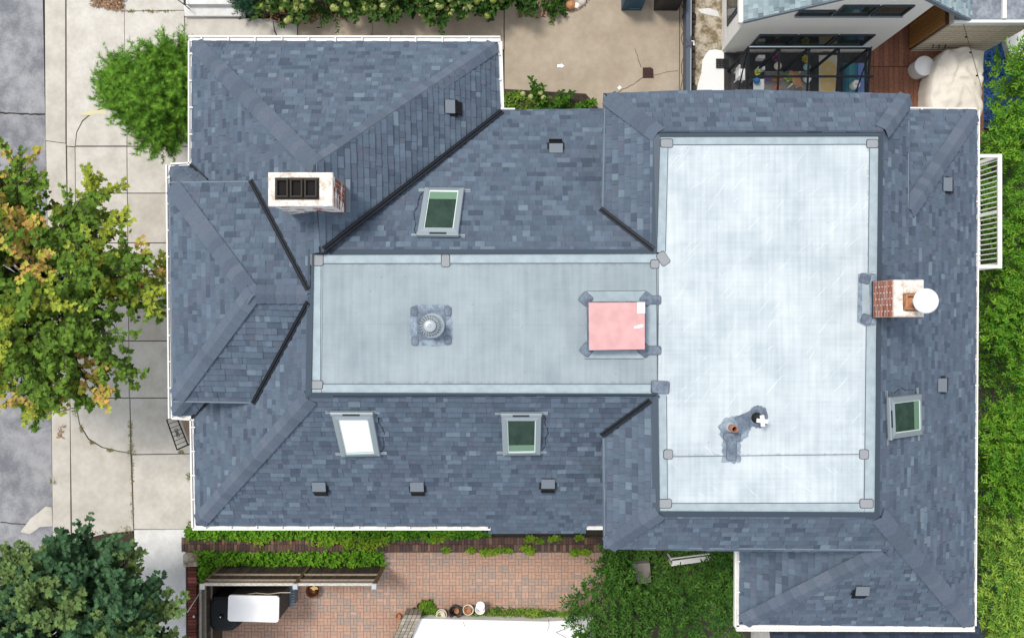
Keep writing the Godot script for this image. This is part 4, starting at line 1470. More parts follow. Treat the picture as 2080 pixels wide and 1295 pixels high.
func make_patio_things() -> void:
	# tall storage cabinet with white lid
	var g := thing("storage_cabinet", "tall brown cabinet with a rounded bright white top in the fence corner", "cabinet", at(525, 1225, 0))
	var st := mb()
	var h := 1.5
	flat_px(st, [[465, 1211], [566, 1214], [566, 1258], [466, 1256]], h, h)
	build(st, "body", M.resin_brown, g)
	st = mb()
	var a := at(463, 1209, h + 0.06)
	var b := at(566, 1262, h + 0.06)
	prism(st, rounded((a.x + b.x) / 2, (a.z + b.z) / 2, (b.x - a.x) / 2, (b.z - a.z) / 2, h + 0.075, 0.07, 0.025), Vector3(0, -0.07, 0))
	build(st, "lid", M.plastic_white, g)
	st = mb(true)
	tube(st, [at(495, 1207, 1.2), at(520, 1204, 1.3), at(545, 1206, 1.25), at(570, 1203, 1.2), at(590, 1203, 1.3)], [0.012, 0.012, 0.012, 0.012, 0.012], 6)
	tag(build(st, "hose", M.cream, self), "thin pale hose draped between the fence and the brown cabinet", "hose")
	# covered grill
	g = thing("covered_grill", "barbecue grill under a black fabric cover", "grill", at(455, 1240, 0))
	st = mb()
	var ring := []
	for lv in [[1.12, 0.78], [1.08, 0.95], [0.6, 1.0], [0.02, 1.06]]:
		var loop := []
		for i in 20:
			var an := TAU * i / 20
			var m := 1.0 / pow(pow(absf(cos(an)), 5) + pow(absf(sin(an)), 5), 0.2)
			var fold: float = 1.0 + (0.04 * sin(an * 7 + lv[0] * 3) if lv[0] < 1 else 0.0)
			loop.append(at(452, 1247, 0) * Vector3(0.955, 1, 0.955) + Vector3(cos(an) * 0.42 * m * lv[1] * fold, lv[0], sin(an) * 0.52 * m * lv[1] * fold))
		ring.append(loop)
	for i in 3:
		for k in 20:
			var j := (k + 1) % 20
			quad(st, ring[i][k], ring[i][j], ring[i + 1][j], ring[i + 1][k])
	for k in 20: tri(st, ring[0][k], Vector3(ring[0][0].x * 0.5 + ring[0][10].x * 0.5, 1.14, ring[0][5].z * 0.5 + ring[0][15].z * 0.5), ring[0][(k + 1) % 20])
	build(st, "cover", M.dark_cloth, g)
	st = mb(true)
	var kn: Vector3 = Vector3((ring[0][0].x + ring[0][10].x) / 2, 1.12, (ring[0][5].z + ring[0][15].z) / 2)
	lathe(st, kn + Vector3(-0.02, 0, 0.05), [Vector2(0.07, 0), Vector2(0.06, 0.05), Vector2(0.03, 0.06), Vector2(0.0, 0.06)], 14)
	build(st, "knob", M.black_metal, g)
	st = mb(true)
	lathe(st, kn + Vector3(-0.05, 0.05, 0.06), [Vector2(0.02, 0), Vector2(0.02, 0.02), Vector2(0.0, 0.025)], 10)
	build(st, "button", M.plastic_white, g)
	# ribbed blue-grey mat
	g = thing("ribbed_mat", "blue-grey ribbed mat standing beside the brown cabinet", "mat", at(590, 1215, 0))
	st = mb()
	flat_px(st, [[582, 1190], [598, 1190], [598, 1228], [590, 1233], [582, 1231]], 0.35, 0.35)
	build(st, "slab", M.slate_blue, g)
	for i in 7:
		st = mb()
		bar(st, at(592, 1193 + i * 5.3, 0.36), at(598, 1193 + i * 5.3, 0.36), 0.02, 0.03)
		build(st, "rib", M.alu, g)
	# fire bowl
	g = thing("fire_bowl", "round copper-brown fire bowl with pale ash against the fence", "fire bowl", at(638, 1194, 0))
	st = mb(true)
	lathe(st, at(638, 1195, 0), [Vector2(0.08, 0.0), Vector2(0.17, 0.1), Vector2(0.21, 0.24), Vector2(0.195, 0.25), Vector2(0.16, 0.14), Vector2(0.0, 0.1)], 24)
	build(st, "bowl", mat(lin(0.085, 0.03, 0.012), 0.45, null, 1, 0.5), g)
	st = mb()
	var ash := PackedVector3Array()
	for i in 12:
		var an := TAU * i / 12
		ash.append(at(638, 1194, 0.2) + Vector3(cos(an), 0, sin(an) * 0.55) * 0.11 * (1.0 + 0.25 * sin(i * 2.3)))
	prism(st, ash, Vector3(0, -0.06, 0))
	build(st, "ash", mat(lin(0.72, 0.48, 0.2), 0.9), g)
	# pots along the strip of greenery
	pot(at(898, 1241, 0), 0.165, 0.30, M.cream, "pair of nested cream pots nearest the brick wall", "flower pot", 0.13, M.cream)
	pot(at(925, 1236, 0), 0.2, 0.30, M.bark, "wide dark pot holding two smaller pots", "flower pot", 0.0, null)
	for s in [[-0.055, 0.05, 0.06, M.near_black, "small black pot inside the wide dark pot"], [0.06, -0.02, 0.075, M.clay, "small terracotta pot inside the wide dark pot"]]:
		var p := at(925, 1236, 0) + Vector3(s[0], 0.12, s[1])
		var q := thing("flower_pot", s[4], "flower pot", p, "pots on the patio")
		st = mb(true)
		lathe(st, p, [Vector2(s[2] * 0.8, 0), Vector2(s[2], 0.14), Vector2(s[2] * 0.85, 0.14), Vector2(s[2] * 0.7, 0.05), Vector2(0, 0.05)], 16)
		build(st, "pot", s[3], q)
	pot(at(952, 1232, 0), 0.165, 0.28, M.cream, "pale pot with terracotta soil and a white tag", "flower pot", 0.11, M.clay)
	var w := pot(at(976, 1228, 0), 0.15, 0.42, M.paint_white, "blue and white glazed jar topped by a white bowl", "jar", 0.0, null)
	st = mb(true)
	lathe(st, at(976, 1228, 0), [Vector2(0.157, 0.22), Vector2(0.16, 0.27), Vector2(0.157, 0.31)], 24)
	build(st, "blue_band", mat(lin(0.10, 0.22, 0.42), 0.3), w)
	st = mb(true)
	lathe(st, at(976, 1228, 0.42), [Vector2(0.05, 0.0), Vector2(0.12, 0.04), Vector2(0.13, 0.09), Vector2(0.11, 0.09), Vector2(0.0, 0.03)], 24)
	build(st, "bowl", M.plastic_white, w)
	pot(at(810, 1248, 0), 0.085, 0.16, M.clay, "lone terracotta pot by the pale brick wall", "flower pot", 0.0, null)
	pot(at(842, 1236, 0), 0.075, 0.12, M.bark, "small brown pot tipped in the weeds", "flower pot", 0.0, null)
	pot(at(853, 1228, 0), 0.085, 0.12, M.rust, "small rusty pot among the weeds", "flower pot", 0.0, null)
	# pale brick wall
	g = thing("brick_wall", "low weathered wall of pale grey bricks beside the white slab", "wall", at(822, 1280, 0))
	var k := 0
	for i in 12:
		for r in 4:
			st = mb()
			st.set_color(pick([Color(0.34, 0.30, 0.25), Color(0.30, 0.27, 0.22), Color(0.40, 0.37, 0.32), Color(0.27, 0.24, 0.20)]))
			var y := 1249 + i * 6.6
			var x := 826 - i * 3.0 + r * 8.8 - 6
			flat_px(st, [[x + 0.5, y], [x + 8.3, y], [x + 6.3, y + 6], [x - 1.5, y + 6]], 0.62 + rr(-0.008, 0.008), 0.62)
			build(st, "brick", M.brick, g)
	# white slab with panels
	g = thing("white_platform", "wide white painted slab with thin cracks at the patio's edge", "slab", at(1030, 1280, 0))
	st = mb()
	flat_px(st, [[848, 1256], [1110, 1262], [1205, 1256], [1212, 1420], [800, 1420]], 0.45, 0.45)
	build(st, "slab", M.plaster, g)
	for p in [[892, 1279, 958, 1320], [964, 1281, 1023, 1320], [1030, 1281, 1089, 1320]]:
		st = mb()
		flat_px(st, rect_px(p[0], p[1], p[2], p[3]), 0.47, 0.03)
		build(st, "panel", M.paint_white, g)
	for cpts in [[[1114, 1255], [1116, 1268], [1112, 1280]], [[940, 1262], [944, 1272]], [[1150, 1295], [1130, 1284], [1160, 1272], [1180, 1270]]]:
		crack(g, cpts, 0.012, 0.455)

func pot(p: Vector3, r: float, h: float, m: Material, label: String, cat: String, inner: float, im: Material) -> Node3D:
	var g := thing("flower_pot" if cat != "jar" else "jar", label, cat, p, "pots on the patio")
	var st := mb(true)
	lathe(st, p, [Vector2(r * 0.72, 0), Vector2(r * 0.95, h - 0.05), Vector2(r, h - 0.045), Vector2(r, h), Vector2(r * 0.88, h), Vector2(r * 0.8, h * 0.45), Vector2(0, h * 0.45)], 24)
	build(st, "pot", m, g)
	if inner > 0:
		st = mb(true)
		lathe(st, p + Vector3(-0.02, h * 0.45, 0.03), [Vector2(inner * 0.9, 0.0), Vector2(inner, 0.16), Vector2(inner * 0.82, 0.16), Vector2(inner * 0.75, 0.08), Vector2(0, 0.08)], 20)
		build(st, "inner_pot", im, g)
	return g

func make_front_things() -> void:
	# entrance steps, upper left
	var g := thing("steps", "grey concrete entrance steps at the top of the pavement", "steps", at(435, 15, 0))
	var st := mb()
	flat_px(st, [[373, 10], [495, 10], [495, 32], [374, 32]], 0.18, 0.16)
	build(st, "step", M.concrete_pale, g)
	st = mb()
	flat_px(st, [[377, -60], [492, -60], [492, 8], [377, 8]], 0.35, 0.33)
	build(st, "step", M.concrete_pale, g)
	g = thing("handrail", "slim black handrail slanting over the concrete steps", "handrail", at(385, 18, 0.18))
	st = mb(true)
	tube(st, [at(384, 18, 0.18), at(375, 10, 0.55), at(356, -4, 1.0)], [0.014, 0.014, 0.014], 6)
	build(st, "rail", M.black_metal, g)
	st = mb(true)
	tube(st, [at(374, -30, 0.35), at(373, 8, 0.6)], [0.012, 0.012], 6)
	build(st, "post", M.black_metal, g)
	# iron porch railing, lower left
	g = thing("porch_railing", "black wrought-iron railing with scrollwork beside the porch", "railing", at(375, 905, 0))
	var t0 := at(338, 852, 1.35)
	var t1 := at(359, 913, 0.95)
	var b0 := at(358, 846, 0.6)
	var b1 := at(381, 903, 0.15)
	for e in [[t0, t1], [b0, b1]]:
		st = mb(true)
		tube(st, [e[0], e[1]], [0.02, 0.02], 6)
		build(st, "rail", M.black_metal, g)
	st = mb(true)
	tube(st, [t1, b1 + Vector3(0, -0.12, 0)], [0.022, 0.022], 6)
	build(st, "post", M.black_metal, g)
	for i in 7:
		st = mb(true)
		var t := i / 7.0
		tube(st, [t0.lerp(t1, t), b0.lerp(b1, t)], [0.009, 0.009], 5)
		build(st, "baluster", M.black_metal, g)
	st = mb(true)
	var mid := (t0.lerp(t1, 0.5) + b0.lerp(b1, 0.5)) * 0.5
	var e1 := (t1 - t0).normalized()
	var e2 := (b0 - t0).normalized()
	for k in 4:
		var pts := []
		var rad := []
		for i in 9:
			var an := i * 0.75
			var rr0 := 0.15 - i * 0.013
			var q := Vector2(cos(an), sin(an)) * rr0 * 0.55
			var sx := 1.0 if k % 2 == 0 else -1.0
			var sy := 1.0 if k < 2 else -1.0
			pts.append(mid + e1 * (q.x + 0.06) * sx + e2 * (q.y + 0.04) * sy)
			rad.append(0.011)
		tube(st, pts, rad, 5)
	build(st, "scrollwork", M.black_metal, g)
	# wheeled bins, top
	var bf := at(1283, 21, 0.05).z
	g = thing("recycling_bin", "dark blue lidded recycling bin on the driveway", "bin", Vector3(at(1283, 0, 0.05).x, 0, bf - 0.35))
	var xa := at(1262, 0, 0.05).x
	var xb := at(1303, 0, 0.05).x
	st = mb()
	abox(st, Vector3(xa, 0.05, bf - 0.7), Vector3(xb, 1.0, bf), 0.01)
	build(st, "body", M.blue_bin, g)
	st = mb()
	abox(st, Vector3(xa - 0.02, 1.0, bf - 0.74), Vector3(xb + 0.02, 1.06, bf + 0.03), 0.02)
	build(st, "lid", M.blue_bin, g)
	var tm := TextMesh.new()
	var sf := SystemFont.new()
	sf.font_names = PackedStringArray(["Droid Sans"])
	tm.font = sf
	tm.text = "recycles"
	tm.font_size = 16
	tm.pixel_size = 0.006
	tm.depth = 0.003
	put(tm, "lettering", mat(lin(0.12, 0.32, 0.42), 0.6), g, Transform3D(Basis(), Vector3((xa + xb) / 2 + 0.08, 0.2, bf + 0.003)))
	for k in 2:
		st = mb(true)
		lathe(st, Vector3(xa + 0.06 if k == 0 else xb - 0.06, 0.1, bf - 0.64), [Vector2(0, -0.03), Vector2(0.1, -0.03), Vector2(0.1, 0.03), Vector2(0, 0.03)], 14, Basis(Vector3.BACK, PI / 2))
		build(st, "wheel", M.black, g)
	xa = at(1328, 0, 0.05).x
	xb = at(1376, 0, 0.05).x
	g = thing("rubbish_bin", "black wheeled rubbish bin beside the blue one", "bin", Vector3((xa + xb) / 2, 0, bf - 0.35))
	st = mb()
	abox(st, Vector3(xa, 0.05, bf - 0.7), Vector3(xb, 1.0, bf + 0.01), 0.01)
	build(st, "body", M.black, g)
	st = mb()
	abox(st, Vector3(xa - 0.03, 1.0, bf - 0.74), Vector3(xb + 0.03, 1.07, bf + 0.04), 0.02)
	build(st, "lid", M.black, g)
	st = mb(true)
	tube(st, [Vector3(xa - 0.16, 0.9, bf - 0.1), Vector3(xa, 0.9, bf - 0.1)], [0.04, 0.04], 8)
	build(st, "handle", M.black, g)
	for k in 2:
		st = mb(true)
		lathe(st, Vector3(xa + 0.06 if k == 0 else xb - 0.06, 0.1, bf - 0.64), [Vector2(0, -0.03), Vector2(0.1, -0.03), Vector2(0.1, 0.03), Vector2(0, 0.03)], 14, Basis(Vector3.BACK, PI / 2))
		build(st, "wheel", M.black, g)
	# slate-coloured wall rail with star
	g = thing("metal_screen", "narrow slate-blue metal screen between driveway and passage", "screen", at(1400, 100, 0))
	st = mb()
	flat_px(st, [[1395, -200], [1404, -200], [1402, 200], [1394, 200]], 0.5, 0.5)
	build(st, "screen", mat(lin(0.07, 0.09, 0.125), 0.5), g)
	st = mb()
	flat_px(st, [[1404.2, -200], [1406.2, -200], [1404.2, 200], [1402.2, 200]], 0.508, 0.3)
	build(st, "trim", M.alu, g)
	g = thing("star_ornament", "dark metal star ornament fixed on the slate-blue screen", "ornament", at(1402, 86, 0.51))
	st = mb()
	var star := PackedVector3Array()
	for i in 10:
		var r := 0.21 if i % 2 == 0 else 0.075
		var an := -PI / 2 + i * PI / 5 + 0.25
		star.append(at(1402, 86, 0.53) + Vector3(cos(an) * r * 0.75, 0, sin(an) * r * 1.1))
	prism(st, star, Vector3(0, -0.03, 0))
	build(st, "star", mat(lin(0.075, 0.07, 0.105), 0.6), g)
	g = thing("hose_tap", "white tap with a thin cord behind the star ornament", "tap", at(1408, 88, 0))
	st = mb(true)
	tube(st, [at(1405, 83, 0.6), at(1409, 83, 0.6), at(1410, 91, 0.5)], [0.02, 0.025, 0.025], 7)
	build(st, "spout", M.plastic_white, g)
	st = mb(true)
	tube(st, [at(1410, 91, 0.5), at(1420, 97, 0.3), at(1438, 103, 0.06)], [0.009, 0.009, 0.009], 5)
	build(st, "cord", M.cream, g)
	# black floor grate
	g = thing("grate", "black slotted drain grate on the whitewashed patch", "grate", at(1466, 128, 0.05))
	for i in 5:
		st = mb()
		bar(st, at(1455, 120.5 + i * 4, 0.08), at(1480, 120.5 + i * 4, 0.08), 0.04, 0.035)
		build(st, "slat", M.black, g)
	for i in 4:
		st = mb()
		bar(st, at(1456 + i * 7, 119, 0.07), at(1456 + i * 7, 138, 0.07), 0.035, 0.025)
		build(st, "crossbar", M.black, g)
	# rocks by the bed
	for p in [[1158, 12, 0.17, M.clay, "rounded brownish rock at the end of the mulch bed"], [1171, 13, 0.11, M.paint_white, "small white rock at the end of the mulch bed"], [1182, 4, 0.13, M.concrete2, "grey-pink rock behind the white one"]]:
		st = mb(true)
		var c := at(p[0], p[1], 0.02)
		var prof := []
		lathe(st, c, [Vector2(p[2], 0), Vector2(p[2] * 1.1, p[2] * 0.4), Vector2(p[2] * 0.7, p[2] * 0.9), Vector2(0, p[2])], 7)
		tag(build(st, "rock", p[3], self), p[4], "rock", "rocks in the bed")

# ---------------------------------------------------------------- neighbour, greenhouse, deck
func make_neighbour() -> void:
	var g := thing("neighbour_house", "white stucco house with steep pale shingled gable and dark windows", "house", Vector3(8.6, 0, -9.5))
	var z := -8.1
	var x0 := 6.36
	var x1 := 10.9
	var st := mb()
	# gable wall (pentagon) and side walls
	prism(st, PackedVector3Array([Vector3(x0, 0, z), Vector3(x0, 2.5, z), Vector3(9.47, 4.95, z), Vector3(x1, 3.8, z), Vector3(x1, 0, z)]), Vector3(0, 0, -0.25), true)
	build(st, "wall", M.stucco, g)
	st = mb()
	abox(st, Vector3(x0, 0, -13), Vector3(x0 + 0.25, 2.5, z - 0.25))
	build(st, "wall", M.stucco_white, g)
	st = mb()
	abox(st, Vector3(x1 - 0.25, 0, -13), Vector3(x1, 3.7, z - 0.25))
	build(st, "wall", M.stucco, g)
	# lower windows
	var dk := mat(lin(0.03, 0.04, 0.055), 0.5)
	var i := 0
	for w in [[7.05, 8.15], [8.2, 9.3], [9.35, 10.35]]:
		window(g, Vector3(w[0], 0.55, z), Vector3(w[1], 1.55, z), dk)
	for w in [[7.55, 8.5], [8.56, 9.5], [9.56, 10.4]]:
		window(g, Vector3(w[0], 3.05, z), Vector3(w[1], 3.75 if w[0] > 8 else 3.4, z), dk)
	# side window
	st = mb()
	abox(st, Vector3(x0 - 0.03, 0.7, -9.6), Vector3(x0 + 0.02, 2.0, -8.62))
	var wn := build(st, "window", dk, g)
	st = mb()
	abox(st, Vector3(x0 - 0.045, 0.85, -9.45), Vector3(x0 - 0.032, 1.9, -8.75))
	build(st, "pane", M.glass_dark, wn)
	# gable roof, two shingled slopes
	var pal := shingle_cols
	shingle_cols = [[Color(0.25, 0.33, 0.37), 30], [Color(0.20, 0.27, 0.31), 20], [Color(0.30, 0.39, 0.42), 25], [Color(0.155, 0.205, 0.24), 15], [Color(0.38, 0.46, 0.48), 10]]
	var f := mb()
	var ridge := Vector3(9.47, 5.0, -8.13)
	var ea := Vector3(6.34, 2.5, -8.13)
	var eb := Vector3(12.6, 2.5, -8.13)
	slope3(g, f, [ea, ridge, ridge + Vector3(0, 0, -5), ea + Vector3(0, 0, -5)], ea, ea + Vector3(0, 0, -5), ridge)
	slope3(g, f, [eb, ridge, ridge + Vector3(0, 0, -5), eb + Vector3(0, 0, -5)], eb, eb + Vector3(0, 0, -5), ridge)
	build(f, "shingle_field", M.shingle, g).set_meta("kind", "stuff")
	shingle_cols = pal
	for e in [[ea, ridge], [eb, ridge]]:
		st = mb()
		bar(st, e[0] + Vector3(0, -0.06, 0.02), e[1] + Vector3(0, -0.06, 0.02), 0.12, 0.03)
		build(st, "rake_board", M.slate_blue, g)
	st = mb()
	abox(st, Vector3(6.2, 2.34, -13), Vector3(6.33, 2.47, -8.1))
	build(st, "gutter", M.paint_white, g)
	# annexe with flat roof
	g = thing("annexe", "low cream clapboard annexe with grey flat roof and brown slatted door", "annexe", Vector3(13.2, 0, -9.5))
	var ax := 12.05
	var bx := 14.3
	st = mb()
	abox(st, Vector3(ax, 0, -13), Vector3(bx, 2.55, z))
	build(st, "wall", M.cream, g)
	for r in 14:
		st = mb()
		var tone := rr(0.93, 1.05)
		st.set_color(Color(0.66 * tone, 0.59 * tone, 0.47 * tone))
		box(st, Transform3D(Basis(Vector3.RIGHT, 0.09), Vector3((ax + bx) / 2, 0.09 + r * 0.172, z + 0.014)), Vector3(bx - ax, 0.175, 0.016))
		build(st, "clapboard", M.boards, g)
	st = mb()
	abox(st, Vector3(ax - 0.04, 2.4, z - 0.03), Vector3(bx + 0.04, 2.62, z + 0.06), 0.02)
	build(st, "fascia", M.paint_white, g)
	st = mb()
	abox(st, Vector3(ax, 2.55, -13), Vector3(bx, 2.6, z - 0.04))
	build(st, "flat_roof", mat(lin(0.27, 0.30, 0.34), 0.9, M.asphalt.albedo_texture, 2.0), g)
	st = mb()
	abox(st, Vector3(ax + 1.25, 2.58, -13), Vector3(ax + 1.36, 2.68, z - 0.04), 0.01)
	build(st, "roof_rib", M.paint_white, g)
	st = mb()
	abox(st, Vector3(ax - 0.06, 0.02, -9.6), Vector3(ax - 0.002, 2.3, z - 0.02), 0.02)
	build(st, "door_frame", mat(lin(0.06, 0.032, 0.016), 0.6), g)
	for k in 14:
		st = mb()
		st.set_color(Color(0.42, 0.21, 0.065) * rr(0.85, 1.1))
		var zz := -9.5 + k * 0.098
		abox(st, Vector3(ax - 0.09, 0.2, zz), Vector3(ax - 0.058, 2.2, zz + 0.085), 0.0)
		build(st, "door_slat", M.boards, g)
	for k in 3:
		st = mb(true)
		tube(st, [Vector3(ax + 0.35 + k * 0.18, 0.75, z + 0.03), Vector3(ax + 0.36 + k * 0.18, 0.7, z + 0.12), Vector3(ax + 0.36 + k * 0.18, 0.62, z + 0.1)], [0.016, 0.014, 0.01], 6)
		build(st, "hook", M.black_metal, g)
	# downpipe cable
	st = mb(true)
	tube(st, [Vector3(bx + 0.04, 2.62, -10), Vector3(bx + 0.04, 2.62, z), Vector3(bx + 0.05, 2.0, z + 0.08)], [0.025, 0.025, 0.025], 6)
	build(st, "pipe", M.paint_white, g)

func window(g: Node, a: Vector3, b: Vector3, m: Material) -> void:
	var st := mb()
	var w := 0.05
	abox(st, Vector3(a.x, a.y, a.z), Vector3(b.x, a.y + w, a.z + 0.05))
	abox(st, Vector3(a.x, b.y - w, a.z), Vector3(b.x, b.y, a.z + 0.05))
	abox(st, Vector3(a.x, a.y + w, a.z), Vector3(a.x + w, b.y - w, a.z + 0.05))
	abox(st, Vector3(b.x - w, a.y + w, a.z), Vector3(b.x, b.y - w, a.z + 0.05))
	var wn := build(st, "window", m, g)
	st = mb()
	abox(st, Vector3(a.x + w, a.y + w, a.z + 0.004), Vector3(b.x - w, b.y - w, a.z + 0.014))
	build(st, "pane", M.glass_dark, wn)
	st = mb()
	abox(st, Vector3(a.x - 0.02, a.y - 0.03, a.z), Vector3(b.x + 0.02, a.y - 0.002, a.z + 0.08))
	build(st, "sill", M.alu, wn)

func slope3(g: Node, f: SurfaceTool, outline: Array, ea: Vector3, eb: Vector3, up: Vector3) -> void:
	var px := []
	for p in outline:
		var s: float = FOCAL / (CAM_H - p.y)
		px.append([1040.0 + p.x * s, 647.5 + p.z * s])
	slope(ea, eb, up, px, 0, g, f, 0.12)

func make_greenhouse() -> void:
	var g := thing("greenhouse", "glass lean-to greenhouse with black metal frame against the stucco house", "greenhouse", Vector3(8.2, 0, -6.5))
	var x0 := 6.55
	var x1 := 9.92
	var zb := -7.5
	var zm := -6.72
	var zf := -5.5
	var hb := 2.2
	var hm := 2.12
	var hf := 1.9
	var st := mb()
	bar(st, Vector3(x0 - 0.03, hb, zb), Vector3(x1 + 0.03, hb, zb), 0.08, 0.06)
	build(st, "ridge_beam", M.black_metal, g)
	st = mb()
	bar(st, Vector3(x0, hb + 0.046, zb - 0.01), Vector3(x1, hb + 0.046, zb - 0.01), 0.01, 0.03)
	build(st, "ridge_trim", M.alu, g)
	st = mb()
	bar(st, Vector3(x0 - 0.02, hm + 0.02, zm), Vector3(x1 + 0.1, hm + 0.02, zm), 0.06, 0.05)
	build(st, "purlin", M.black_metal, g)
	st = mb()
	bar(st, Vector3(x0, hf, zf), Vector3(x1, hf, zf), 0.08, 0.06)
	build(st, "eave_beam", M.black_metal, g)
	var xs := [x0, x0 + 0.86, x0 + 1.68, x0 + 2.5, x1]
	for x in xs:
		st = mb()
		bar(st, Vector3(x, hb, zb + 0.03), Vector3(x, hf, zf - 0.03), 0.06, 0.045)
		build(st, "rafter", M.black_metal, g)
		for zz in [zb, zf]:
			st = mb()
			abox(st, Vector3(x - 0.03, 0.04, zz - 0.03), Vector3(x + 0.03, (hb if zz == zb else hf) - 0.04, zz + 0.03))
			build(st, "post", M.black_metal, g)
	for i in 4:
		for s in [[zb, hb, zm, hm], [zm, hm, zf, hf]]:
			st = mb()
			var a := Vector3(xs[i] + 0.025, s[1] + 0.035, s[0] + 0.03)
			var b := Vector3(xs[i + 1] - 0.025, s[3] + 0.035, s[2] - 0.03)
			prism(st, PackedVector3Array([a, Vector3(b.x, a.y, a.z), b, Vector3(a.x, b.y, b.z)]), Vector3(0, -0.006, 0))
			build(st, "pane", M.glass, g)
	for x in [x0 - 0.02, x1 + 0.02]:
		st = mb()
		prism(st, PackedVector3Array([Vector3(x, 0.08, zb + 0.04), Vector3(x, hb - 0.05, zb + 0.04), Vector3(x, hf - 0.05, zf - 0.04), Vector3(x, 0.08, zf - 0.04)]), Vector3(0.006, 0, 0))
		build(st, "pane", M.glass, g)
		st = mb()
		bar(st, Vector3(x, 0.05, zf), Vector3(x, hb, zb), 0.035, 0.03)
		build(st, "brace", M.black_metal, g)
	# floor, rugs and things inside
	st = mb()
	abox(st, Vector3(6.42, 0.0, -8.06), Vector3(10.75, 0.05, -5.2))
	tag(struct(st, "greenhouse_floor", mat(lin(0.03, 0.03, 0.032), 0.7, M.asphalt.albedo_texture, 1.0)), "dark floor inside the greenhouse", "")
	var q := at(1598, 165, 0.06)
	var rug := thing("rug", "black and white lattice-pattern rug inside the greenhouse", "rug", q)
	var r0 := at(1552, 143, 0.06)
	var r1 := at(1645, 200, 0.06)
	st = mb()
	abox(st, Vector3(r0.x, 0.05, r0.z), Vector3(r1.x, 0.062, r1.z))
	build(st, "rug", M.black, rug)
	st = mb()
	st.set_color(Color(0.42, 0.42, 0.40))
	for i in 34:
		for d in [-1.0, 1.0]:
			var p := Vector3(r0.x - 0.9 + i * 0.085, 0.066, r0.z + 0.02)
			var e := p + Vector3(0.85, 0, r1.z - r0.z - 0.04)
			if d < 0:
				p.x += 0.85; e.x -= 0.85
				p.y = 0.0672; e.y = 0.0672
			var t0 := 0.0
			var t1 := 1.0
			for lim in [r0.x + 0.01, r1.x - 0.01]:
				var t: float = (lim - p.x) / (e.x - p.x)
				if (lim < q.x) == (d > 0): t0 = maxf(t0, t)
				else: t1 = minf(t1, t)
			if t1 > t0 + 0.02: bar(st, p.lerp(e, t0), p.lerp(e, t1), 0.004, 0.014)
	build(st, "lattice_print", M.vcol, rug)
	rug = thing("rug", "beige rug with golden sunbursts inside the greenhouse", "rug", at(1683, 160, 0.06))
	r0 = at(1664, 112, 0.06)
	r1 = at(1701, 200, 0.06)
	st = mb()
	abox(st, Vector3(r0.x, 0.05, r0.z), Vector3(r1.x, 0.062, r1.z))
	build(st, "rug", mat(lin(0.46, 0.43, 0.36), 0.95), rug)
	st = mb()
	st.set_color(Color(0.55, 0.36, 0.07))
	for c in [at(1683, 170, 0.064), at(1683, 140, 0.064)]:
		for k in 24:
			var an := TAU * k / 24
			var d := Vector3(cos(an), 0, sin(an))
			var s := d.cross(Vector3.UP) * 0.024
			tri(st, c + d * 0.03, c + d * 0.235 + s, c + d * 0.235 - s)
	build(st, "sunburst_print", M.vcol, rug)
	rug = thing("rug", "teal and blue striped rug at the greenhouse's deck end", "rug", at(1735, 165, 0.06))
	for i in 7:
		st = mb()
		r0 = at(1713 + i * 6.2, 128, 0.06)
		r1 = at(1719 + i * 6.2, 200, 0.06)
		abox(st, Vector3(r0.x, 0.05, r0.z), Vector3(r1.x, 0.062, r1.z))
		build(st, "stripe", mat([lin(0.02, 0.10, 0.17), lin(0.03, 0.17, 0.22), lin(0.06, 0.27, 0.30), lin(0.05, 0.22, 0.27), lin(0.03, 0.13, 0.25), lin(0.15, 0.24, 0.5), lin(0.18, 0.27, 0.55)][i], 0.9), rug)
	var tb := thing("table", "small pale table at the screen end of the greenhouse", "table", at(1541, 172, 0.05))
	r0 = at(1531, 160, 0.5)
	r1 = at(1553, 200, 0.5)
	st = mb()
	abox(st, Vector3(r0.x, 0.47, r0.z), Vector3(r1.x, 0.5, r1.z), 0.01)
	build(st, "top", mat(lin(0.45, 0.50, 0.51), 0.5), tb)
	for p in [Vector2(r0.x + 0.03, r0.z + 0.03), Vector2(r1.x - 0.03, r0.z + 0.03), Vector2(r0.x + 0.03, r1.z - 0.03), Vector2(r1.x - 0.03, r1.z - 0.03)]:
		st = mb()
		abox(st, Vector3(p.x - 0.015, 0.05, p.y - 0.015), Vector3(p.x + 0.015, 0.47, p.y + 0.015))
		build(st, "leg", M.black_metal, tb)
	for v in [114.5, 137.5]:
		var bp := at(1548, v, 0.35)
		var bk := thing("white_box", "small white box in the greenhouse, %s" % ("nearest the stucco wall" if v < 120 else "beside the lime flower"), "box", Vector3(bp.x, 0.05, bp.z))
		st = mb()
		abox(st, Vector3(bp.x - 0.1, 0.05, bp.z - 0.05), Vector3(bp.x + 0.1, 0.35, bp.z + 0.05), 0.01)
		build(st, "box", M.plastic_white if v > 120 else M.stucco, bk)
	var wc := thing("garden_chair", "white plastic garden chair just outside the greenhouse's screen end", "chair", at(1503, 148, 0.05))
	var sc := at(1504, 150, 0.42)
	st = mb()
	abox(st, sc + Vector3(-0.1, -0.03, -0.16), sc + Vector3(0.15, 0.0, 0.18), 0.015)
	build(st, "seat", M.plastic_white, wc)
	st = mb()
	abox(st, sc + Vector3(-0.14, 0.0, -0.16), sc + Vector3(-0.1, 0.4, 0.18), 0.015)
	build(st, "backrest", M.plastic_white, wc)
	for k in 4:
		st = mb()
		var lp := sc + Vector3(-0.08 if k % 2 == 0 else 0.12, 0, -0.13 if k < 2 else 0.15)
		abox(st, Vector3(lp.x - 0.015, 0.05, lp.z - 0.015), Vector3(lp.x + 0.015, sc.y - 0.03, lp.z + 0.015))
		build(st, "leg", M.plastic_white, wc)
	var cc := at(1618, 158, 0.45)
